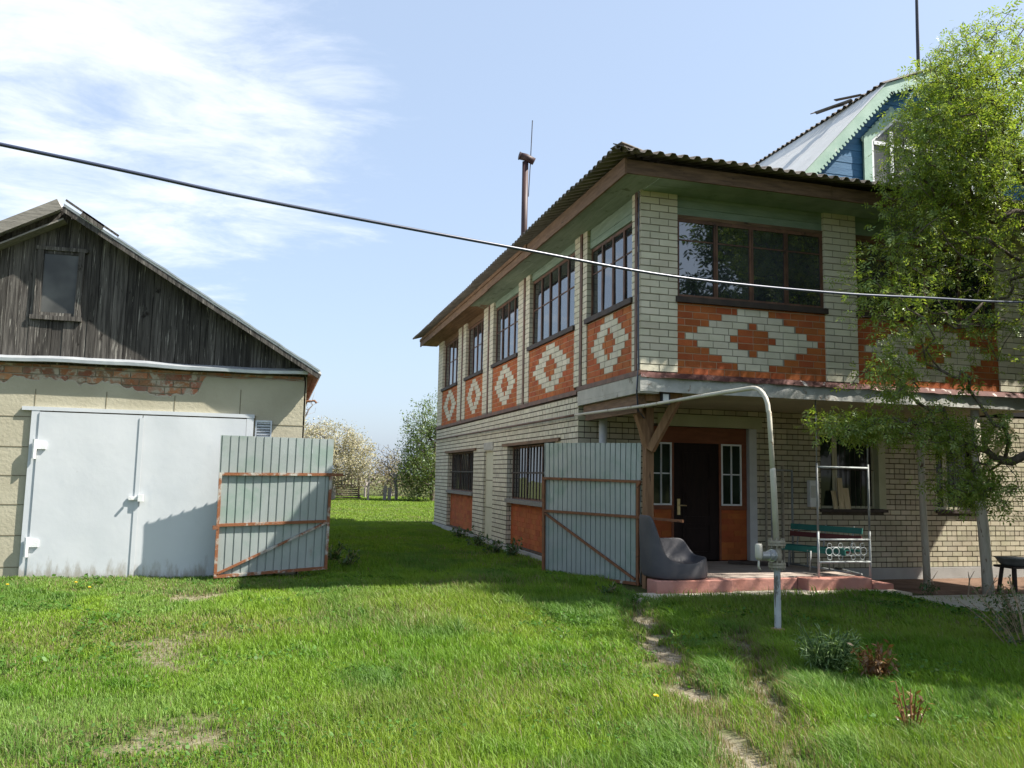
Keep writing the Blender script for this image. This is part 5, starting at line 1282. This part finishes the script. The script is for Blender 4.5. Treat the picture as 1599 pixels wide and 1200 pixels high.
# ------------------------------------------------------------------ trees
def grow(path, attract, step=0.35, bias=0.12, curve=0.35, seed=0):
    r = np.random.default_rng(seed)
    cap = 200000; P = np.zeros((cap, 3)); par = np.full(cap, -1); pl = np.zeros(cap); D = np.zeros((cap, 3)); n = 0
    for i, p in enumerate(path):
        P[n] = p; par[n] = n - 1 if i else -1; pl[n] = (pl[n - 1] + np.linalg.norm(P[n] - P[n - 1])) if i else 0
        D[n] = (P[n] - P[n - 1]) / max(np.linalg.norm(P[n] - P[n - 1]), 1e-6) if i else (0, 0, 1); n += 1
    n_base = max(1, int(len(path) * 0.35))
    A = np.asarray(attract); top = np.asarray(path[-1])
    dmin = np.min(np.linalg.norm(A[:, None] - np.asarray(path)[None, n_base:], axis=2), axis=1)
    tips = []
    for a in A[np.argsort(dmin)]:
        v = P[n_base:n] - a; d = np.sqrt((v * v).sum(1)) + bias * pl[n_base:n]
        j = n_base + int(np.argmin(d)); p0 = P[j].copy(); L = np.linalg.norm(a - p0)
        if L < 1e-3: continue
        k = max(1, int(round(L / step))); c = p0 + D[j] * L * curve + r.normal(0, 0.05 * L, 3)
        last = j
        for i in range(1, k + 1):
            t = i / k; q = (1 - t) ** 2 * p0 + 2 * t * (1 - t) * c + t * t * a
            P[n] = q; par[n] = last; dl = q - P[last]; ln = np.linalg.norm(dl); D[n] = dl / max(ln, 1e-6); pl[n] = pl[last] + ln; last = n; n += 1
        tips.append(last)
    return P[:n], par[:n], D[:n], np.array(tips)
def skeleton_mesh(P, par, r_tip, r_base, ex=0.45):
    n = len(P); cnt = np.ones(n)
    has = np.zeros(n, bool); has[par[par >= 0]] = True
    w = np.where(has, 0.0, 1.0)
    for i in range(n - 1, 0, -1): w[par[i]] += w[i]
    rad = r_tip * np.maximum(w, 1) ** ex; rad *= 1.0; s = r_base / rad[0]
    lw = np.log(np.maximum(w, 1)) / max(np.log(max(w[0], 2)), 1e-6)
    rad = rad * (s ** lw)
    kids = [[] for _ in range(n)]
    for i in range(1, n):
        if par[i] >= 0: kids[par[i]].append(i)
    mb = MB(); stack = [(0, None)]
    while stack:
        i, frm = stack.pop()
        chain = [frm, i] if frm is not None else [i]
        while kids[i]:
            ks = sorted(kids[i], key=lambda k: -rad[k])
            for k in ks[1:]: stack.append((k, i))
            i = ks[0]; chain.append(i)
        if len(chain) < 2: continue
        rr = [float(min(rad[c], rad[chain[1]] * 1.05)) if k == 0 and frm is not None else float(rad[c]) for k, c in enumerate(chain)]
        mx = max(rr); mb.tube([P[c] for c in chain], rr, 10 if mx > 0.06 else (6 if mx > 0.015 else 4), 0, False)
    return mb
def leaf_mesh(name, pts, dirs, per, size, aspect, spread, mats, parent, seed=1, droop=0.2, compound=True, mi_fn=None):
    r = np.random.default_rng(seed); L = np.array(ORG[parent.name])
    n = len(pts) * per
    B = np.repeat(pts, per, 0) + r.normal(0, spread, (n, 3))
    dd = np.repeat(dirs, per, 0) * 0.6 + r.normal(0, 0.75, (n, 3)); dd[:, 2] -= droop
    dd /= np.linalg.norm(dd, axis=1)[:, None]
    up = r.normal(0, 0.55, (n, 3)); up[:, 2] += 1.0
    s = np.cross(dd, up); s /= np.maximum(np.linalg.norm(s, axis=1), 1e-6)[:, None]
    nn = np.cross(s, dd)
    sz = size * (0.55 + 0.8 * r.random(n))[:, None]
    if compound:     # pinnate sprig: five leaflets along a short stalk
        q = 5; V = np.empty((n, q, 4, 3), np.float32)
        for k in range(q):
            t = [0.25, 0.25, 0.65, 0.65, 1.0][k]; sg = [1, -1, 1, -1, 0][k]
            o = B + dd * sz * t * 1.6
            ld = dd * (0.55 if sg else 1.0) + s * (0.85 * sg) - nn * 0.15
            ld /= np.linalg.norm(ld, axis=1)[:, None]
            ls = np.cross(ld, nn); wz = sz * aspect
            V[:, k, 0] = o; V[:, k, 1] = o + ld * sz * 0.45 + ls * wz * 0.5; V[:, k, 2] = o + ld * sz - nn * sz * 0.12; V[:, k, 3] = o + ld * sz * 0.45 - ls * wz * 0.5
        V = V.reshape(-1, 3); m = n * q
    else:
        V = np.empty((n, 4, 3), np.float32); wz = sz * aspect
        V[:, 0] = B; V[:, 1] = B + dd * sz * 0.45 + s * wz * 0.5; V[:, 2] = B + dd * sz - nn * sz * 0.15; V[:, 3] = B + dd * sz * 0.45 - s * wz * 0.5
        V = V.reshape(-1, 3); m = n
    o = np_mesh(name, V, np.arange(m * 4), np.full(m, 4), mats, loc=L); o.parent = parent; ORG[o.name] = Vector(L)
    return o
def ell(c, r, n, seed, shell=0.35):
    g = np.random.default_rng(seed); v = g.normal(0, 1, (n, 3)); v /= np.linalg.norm(v, axis=1)[:, None]
    rad = shell + (1 - shell) * g.random(n) ** 0.6
    return np.asarray(c) + v * rad[:, None] * np.asarray(r)
def clumpy(A, scale, keep, seed):
    g = np.random.default_rng(seed); ox, oy = g.random(2) * 50
    v = vnoise(A[:, 0] + ox + A[:, 2] * 0.7, A[:, 1] + oy + A[:, 2], scale) * 0.7 + vnoise(A[:, 0] - A[:, 2] + oy, A[:, 2] + A[:, 1] * 0.5 + ox, scale * 1.7) * 0.3
    return A[v > np.quantile(v, 1 - keep)]

def tree(name, label, cat, base, path, attract, bark, leaf, per=3, size=0.07, aspect=0.4, spread=0.05, r_tip=0.005, r_base=0.16, step=0.35, seed=1, group=None, compound=True, droop=0.2, inner=0.5, leafpart='crown', bias=0.12):
    t = thing(name, label, cat, base, group)
    P, par, D, tips = grow(path, attract, step, bias, seed=seed)
    mbs = skeleton_mesh(P, par, r_tip, r_base); mbs.build('trunk', bark, t, smooth=True)
    if leaf is not None:
        idx = [tips]
        p1 = par[tips]; idx.append(p1[np.random.default_rng(seed).random(len(p1)) < inner])
        ids = np.concatenate(idx); ids = ids[ids > len(path)]
        leaf_mesh(leafpart, P[ids], D[ids], per, size, aspect, spread, leaf, t, seed + 5, droop, compound)
    return t

# the tree that hangs into the picture on the right
A = np.concatenate([
    clumpy(ell((10.7, 9.7, 6.85), (2.1, 1.7, 1.95), 1900, 11, 0.2), 1.3, 0.55, 21),
    clumpy(ell((9.25, 9.5, 6.1), (1.15, 1.0, 1.3), 850, 17, 0.15), 1.1, 0.64, 27),
    clumpy(ell((9.9, 9.5, 7.3), (1.2, 1.0, 1.15), 700, 37, 0.15), 1.0, 0.65, 38),
    clumpy(ell((9.9, 9.6, 4.5), (1.8, 1.2, 1.0), 230, 12, 0.15), 1.2, 0.48, 22),
    clumpy(ell((12.4, 9.1, 4.8), (2.1, 1.9, 3.2), 900, 18, 0.3), 1.0, 0.5, 28),
    clumpy(ell((8.1, 9.5, 4.25), (0.95, 0.5, 0.70), 170, 13, 0.1), 1.3, 0.55, 23),
    clumpy(ell((8.9, 9.5, 5.0), (1.0, 0.7, 0.55), 90, 53, 0.1), 1.3, 0.6, 54),
    clumpy(ell((9.0, 9.4, 3.6), (1.2, 0.7, 0.45), 100, 55, 0.1), 1.3, 0.6, 56),
    clumpy(ell((8.35, 9.5, 3.0), (1.0, 0.5, 0.35), 170, 14, 0.1), 1.3, 0.55, 24),
    ell((7.55, 9.5, 2.33), (0.95, 0.35, 0.20), 130, 15, 0.1),
    clumpy(ell((9.2, 9.5, 2.35), (1.0, 0.6, 0.35), 240, 19, 0.1), 1.2, 0.7, 29),
    clumpy(ell((9.45, 9.4, 1.62), (0.95, 0.5, 0.40), 210, 16, 0.1), 1.2, 0.7, 26)])
tree('maple_tree', 'spring green leafy tree reaching across the house front from the right', 'tree', (11.7, 9.2, -0.2),
     [(11.7, 9.2, -0.2), (11.72, 9.22, 0.5), (11.65, 9.25, 1.2), (11.5, 9.3, 1.9), (11.35, 9.35, 2.6), (11.15, 9.4, 3.3), (11.0, 9.45, 4.0), (10.8, 9.5, 4.8), (10.6, 9.55, 5.6)],
     A, mat['bark'], mat['leaf_spring'], per=4, size=0.056, aspect=0.36, spread=0.075, r_tip=0.004, r_base=0.15, step=0.22, seed=31, inner=0.6, droop=0.35)
# trees just out of the picture that throw the shade on the house and show in its windows
def big_tree(x, y, h, r_, seed, label):
    A = np.concatenate([clumpy(ell((x, y, h * 0.60), (r_, r_, h * 0.38), 1000, seed, 0.2), 0.7, 0.70, seed + 1)])
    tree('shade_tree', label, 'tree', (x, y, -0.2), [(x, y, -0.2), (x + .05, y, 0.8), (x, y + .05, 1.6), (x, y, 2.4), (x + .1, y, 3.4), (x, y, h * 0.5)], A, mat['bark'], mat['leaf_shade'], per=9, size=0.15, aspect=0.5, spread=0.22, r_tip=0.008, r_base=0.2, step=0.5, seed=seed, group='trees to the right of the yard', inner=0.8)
big_tree(12.4, 5.8, 9.4, 3.0, 41, 'tall shade tree behind the viewer to the right of the yard')
big_tree(11.9, 7.0, 6.6, 2.2, 51, 'small bushy shade tree close to the right edge of the lawn')
big_tree(14.6, 7.6, 7.6, 2.5, 43, 'lower rounded shade tree at the far right of the yard')
big_tree(17.5, 8.6, 9.0, 2.6, 47, 'shade tree next to the leafy maple by the house front')
big_tree(19.5, 4.0, 11.5, 3.2, 49, 'outermost shade tree at the right of the yard')

# garden trees beyond the yard
def gzs(x, y): return float(gz(x, y))
tree('blossom_tree', 'cream white blossoming fruit tree behind the garage corner', 'tree', (3.0, 45, gzs(3, 45) - .1), [(3.0, 45, 0), (3.05, 45, 0.5), (3.0, 45, 1.0), (2.9, 45, 1.6)],
     np.concatenate([clumpy(ell((2.4, 45, 2.6), (2.6, 2.2, 1.75), 1500, 61, 0.2), 0.8, 0.8, 62), ell((4.2, 44.8, 2.3), (1.0, 1.0, 1.3), 200, 63)]), mat['pale_bark'], mat['blossom'], per=9, size=0.085, aspect=0.75, spread=0.15, r_tip=0.008, r_base=0.13, step=0.4, seed=64, compound=False, group='trees in the garden beyond')
tree('bare_tree', 'bare twiggy tree rising behind the white blossom', 'tree', (1.2, 47, 0), [(1.2, 47, 0), (1.2, 47, 1.5), (1.3, 47, 2.6), (1.3, 47, 3.4)],
     ell((1.6, 47, 4.2), (1.0, 0.9, 2.2), 90, 65, 0.2), mat['pale_bark'], None, r_tip=0.010, r_base=0.10, step=0.5, seed=66, group='trees in the garden beyond')
tree('bare_tree', 'bare grey fruit tree left of the green garden tree', 'tree', (6.5, 46, 0), [(6.5, 46, 0), (6.5, 46, 0.6), (6.4, 46, 1.2)],
     ell((6.2, 46, 2.1), (1.6, 1.2, 1.35), 190, 67, 0.2), mat['pale_bark'], None, r_tip=0.009, r_base=0.09, step=0.4, seed=68, group='trees in the garden beyond')
tree('bare_tree', 'low bare shrub-like fruit tree behind the fence posts', 'tree', (5.1, 49, 0), [(5.1, 49, 0), (5.1, 49, 0.6), (5.2, 49, 1.0)],
     ell((5.1, 49, 1.4), (1.3, 0.9, 0.9), 150, 77, 0.2), mat['pale_bark'], mat['blossom'], per=1, size=0.10, aspect=0.6, spread=0.1, r_tip=0.008, r_base=0.07, step=0.4, seed=78, compound=False, group='trees in the garden beyond')
tree('green_tree', 'bright green leafy tree beside the far corner of the house', 'tree', (8.3, 45, 0), [(8.3, 45, 0), (8.3, 45, 1.0), (8.35, 45, 2.0), (8.4, 45, 3.2)],
     np.concatenate([clumpy(ell((8.5, 45, 3.1), (2.1, 2.0, 2.9), 1300, 69, 0.2), 0.7, 0.75, 70), ell((7.3, 44.5, 1.4), (1.1, 1.0, 1.5), 320, 71)]), mat['bark'], mat['leaf_far'], per=9, size=0.12, aspect=0.5, spread=0.18, r_tip=0.008, r_base=0.14, step=0.4, seed=72, compound=False, group='trees in the garden beyond')
for k, (x, y, w_, h_, lb) in enumerate(((3.2, 54, 2.6, 2.4, 'brown scrub thicket behind the timber rack'), (7.4, 55, 2.6, 2.9, 'brown scrub thicket in the gap between garage and house'), (13.0, 56, 4.5, 5.2, 'leafy thicket behind the green garden tree'))):
    tree('thicket', lb, 'bushes', (x, y, 0), [(x, y, 0), (x, y, 0.5), (x, y, 0.9)], ell((x, y, h_ * 0.5), (w_, 1.6, h_ * 0.55), 420, 80 + k, 0.1), mat['pale_bark'], mat['leaf_far'] if k == 2 else mat['twig_leaf'], per=4, size=0.16, aspect=0.5, spread=0.2, r_tip=0.010, r_base=0.1, step=0.6, seed=90 + k, compound=False, group='thickets at the end of the garden')

# old timber frame and fence posts in the garden
sh = thing('timber_stack', 'weathered brown timber rack behind the open gate', 'timber rack', (3.7, 46, 0.1))
mb = MB()
for k in range(7): mb.beam((2.9, 46 + 0.02 * k, 0.25 + 0.11 * k), (4.6 - 0.05 * k, 46 + 0.02 * k, 0.24 + 0.11 * k), 0.06, 0.07)
for x in (2.95, 4.45): mb.beam((x, 45.95, 0.0), (x, 45.95, 1.45), 0.09, 0.09)
mb.build('boards', mat['far_wood'], sh)
mb = MB(); mb.beam((2.7, 45.9, 1.40), (4.7, 45.9, 1.42), 0.07, 0.09)
for k in range(9): mb.beam((3.0 + k * 0.18, 46.4, 0.8), (3.02 + k * 0.18, 46.4, 1.5), 0.06, 0.02)
mb.build('rails', mat['far_wood'], sh)
mb = MB(); mb.beam((4.85, 45, -0.1), (4.87, 45, 1.45), 0.11, 0.11)
fp = solo(mb, 'fence_post', mat['pale_bark'], (4.85, 45, 0), 'tall grey garden fence post next to the timber rack', 'fence post', 'garden fence posts')
for (x, lb, sc) in ((5.75, 'left of a close pair of short brown garden fence posts', 0.62), (6.0, 'right of a close pair of short brown garden fence posts', 0.56)):
    c = fp.copy(); c.data = fp.data; COL.objects.link(c); c.location = (x, 45.2, 0); c.scale = (1.5, 1.5, sc); c['label'] = lb
mb = MB(); mb.tube([(4.87, 45, 1.25), (6.0, 45.2, 0.95 + .2), (9.0, 45.2, 1.2)], 0.012, 5)
solo(mb, 'fence_wire', mat['black_metal'], (4.87, 45, 1.25), 'thin wire strung between the garden fence posts', 'wire')

# ------------------------------------------------------------------ plants and weeds
def weed(name, label, cat, x, y, r_, h, n, leafm, size, aspect, seed, group=None, stems=7, upright=0.6, z=None, compound=False, stemm='dry_stem'):
    z0 = gzs(x, y) if z is None else z
    t = thing(name, label, cat, (x, y, z0), group); g = np.random.default_rng(seed)
    mb = MB(); pts = []; dirs = []
    for i in range(stems):
        a = g.uniform(0, 2 * math.pi); rr = r_ * g.uniform(0.2, 1.0); hh = h * g.uniform(0.5, 1.05)
        p0 = np.array([x + 0.25 * rr * math.cos(a), y + 0.25 * rr * math.sin(a), z0 - 0.02]); p2 = np.array([x + rr * math.cos(a), y + rr * math.sin(a), z0 + hh]); p1 = (p0 + p2) / 2 + np.array([0, 0, 0.12 * hh])
        mb.tube([p0, p1, p2], [0.006, 0.005, 0.003], 5, 0, False)
        for k in range(n):
            t_ = g.uniform(0.15, 1.0); q = (1 - t_) ** 2 * p0 + 2 * t_ * (1 - t_) * p1 + t_ * t_ * p2
            pts.append(q); d = np.array([math.cos(a), math.sin(a), upright]) + g.normal(0, 0.4, 3); dirs.append(d / np.linalg.norm(d))
    mb.build('stems', mat[stemm], t)
    leaf_mesh('leaves', np.array(pts), np.array(dirs), 1, size, aspect, 0.012, mat[leafm], t, seed + 1, 0.0, compound)
    return t
weed('grass_tuft', 'round tuft of long pale green leaves in the lawn right of the gas pipe', 'plant', 4.95, 6.72, 0.30, 0.38, 22, 'tuft_leaf', 0.085, 0.11, 101, stems=90, stemm='weed_leaf')
weed('peony_shoots', 'clump of reddish brown young shoots beside the pale green tuft', 'plant', 5.10, 6.28, 0.20, 0.32, 14, 'red_leaf', 0.06, 0.38, 103, 'clumps of red brown shoots', stems=30, stemm='red_stem')
weed('peony_shoots', 'sparse reddish brown shoots standing in the bright lawn at lower right', 'plant', 4.40, 5.08, 0.15, 0.34, 8, 'red_leaf', 0.045, 0.38, 105, 'clumps of red brown shoots', stems=16, stemm='red_stem')
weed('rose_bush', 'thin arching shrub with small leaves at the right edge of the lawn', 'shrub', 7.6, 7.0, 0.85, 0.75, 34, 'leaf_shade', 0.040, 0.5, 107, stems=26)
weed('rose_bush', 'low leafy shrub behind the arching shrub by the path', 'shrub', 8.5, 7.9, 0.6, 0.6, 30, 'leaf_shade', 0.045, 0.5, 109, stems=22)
wd = [(1.35, 15.9, 'leafy weeds at the garage corner below the open gate'), (1.15, 16.9, 'weeds further along the garage side wall'), (4.75, 18.2, 'dark nettles against the house wall between the two barred windows'), (4.95, 17.2, 'dark nettles below the nearer barred window'), (4.85, 20.2, 'nettles at the foot of the cream panel'), (5.0, 22.5, 'nettles under the farther barred window'), (9.9, 11.0, 'small weeds growing at the corner of the porch step'), (4.9, 11.9, 'dry weeds at the foot of the porch post')]
for k, (x, y, lb) in enumerate(wd):
    weed('weed_clump', lb, 'weeds', x, y, 0.34 if k < 6 else 0.2, 0.36 if k < 6 else 0.2, 12, 'weed_leaf', 0.10 if k < 6 else 0.06, 0.42, 120 + k, 'weed clumps', stems=14)
# dandelions
def dandelion(x, y):
    z = gzs(x, y); t = thing('dandelion', '', 'flower', (x, y, z)); mb = MB(); mb.tube([(x, y, z), (x + .005, y, z + 0.12)], 0.003, 5); mb.build('stem', mat['weed_leaf'], t)
    mb = MB(); c = Vector((x + .005, y, z + 0.125))
    for i in range(26):
        a = 2 * math.pi * i / 13; e = 0.25 if i < 13 else 0.75; d = Vector((math.cos(a + e), math.sin(a + e), e)).normalized(); s_ = Vector((-math.sin(a + e), math.cos(a + e), 0)) * 0.005
        mb.add([c - s_ * .5, c + s_ * .5, c + d * 0.024 + s_, c + d * 0.024 - s_], [(0, 1, 2, 3)])
    mb.build('flower', mat['yellow_petal'], t); return t
dl0 = dandelion(-2.65, 13.36); kids0 = list(dl0.children)
dl0['label'] = 'yellow dandelion close to the foot of the garage door'; dl0['group'] = 'dandelions in the lawn'
for (x, y, lb) in ((-3.39, 12.87, 'yellow dandelion below the left end of the garage wall'), (-2.33, 12.61, 'yellow dandelion in front of the left garage door leaf'), (2.84, 5.93, 'yellow dandelion beside the worn wheel track')):
    c = dl0.copy(); COL.objects.link(c); c.location = (x, y, gzs(x, y)); c['label'] = lb
    for ch in kids0:
        k = ch.copy(); COL.objects.link(k); k.parent = c
# dry twigs lying on the soil bed
for k, (p, q, lb) in enumerate((((10.3, 10.6, -0.10), (11.0, 11.3, 0.18), 'pale dry twig leaning left of the thick log post'), ((10.5, 10.5, -0.09), (11.6, 11.3, 0.05), 'long dry twig lying across the soil bed edge'), ((11.4, 10.5, -0.09), (12.6, 11.2, 0.22), 'dry twig sticking up right of the thick log post'), ((10.0, 10.9, -0.1), (10.5, 11.7, 0.10), 'short dry twig near the porch step'))):
    mb = MB(); m_ = (Vector(p) + Vector(q)) / 2 + Vector((0.03, 0, 0.06)); mb.tube([p, m_, q], [0.012, 0.009, 0.004], 6); mb.tube([m_, m_ + Vector((0.22, 0.12, 0.12))], [0.007, 0.003], 5)
    solo(mb, 'dry_twig', mat['dry_stem'], p, lb, 'twig', 'dry twigs on the soil bed')
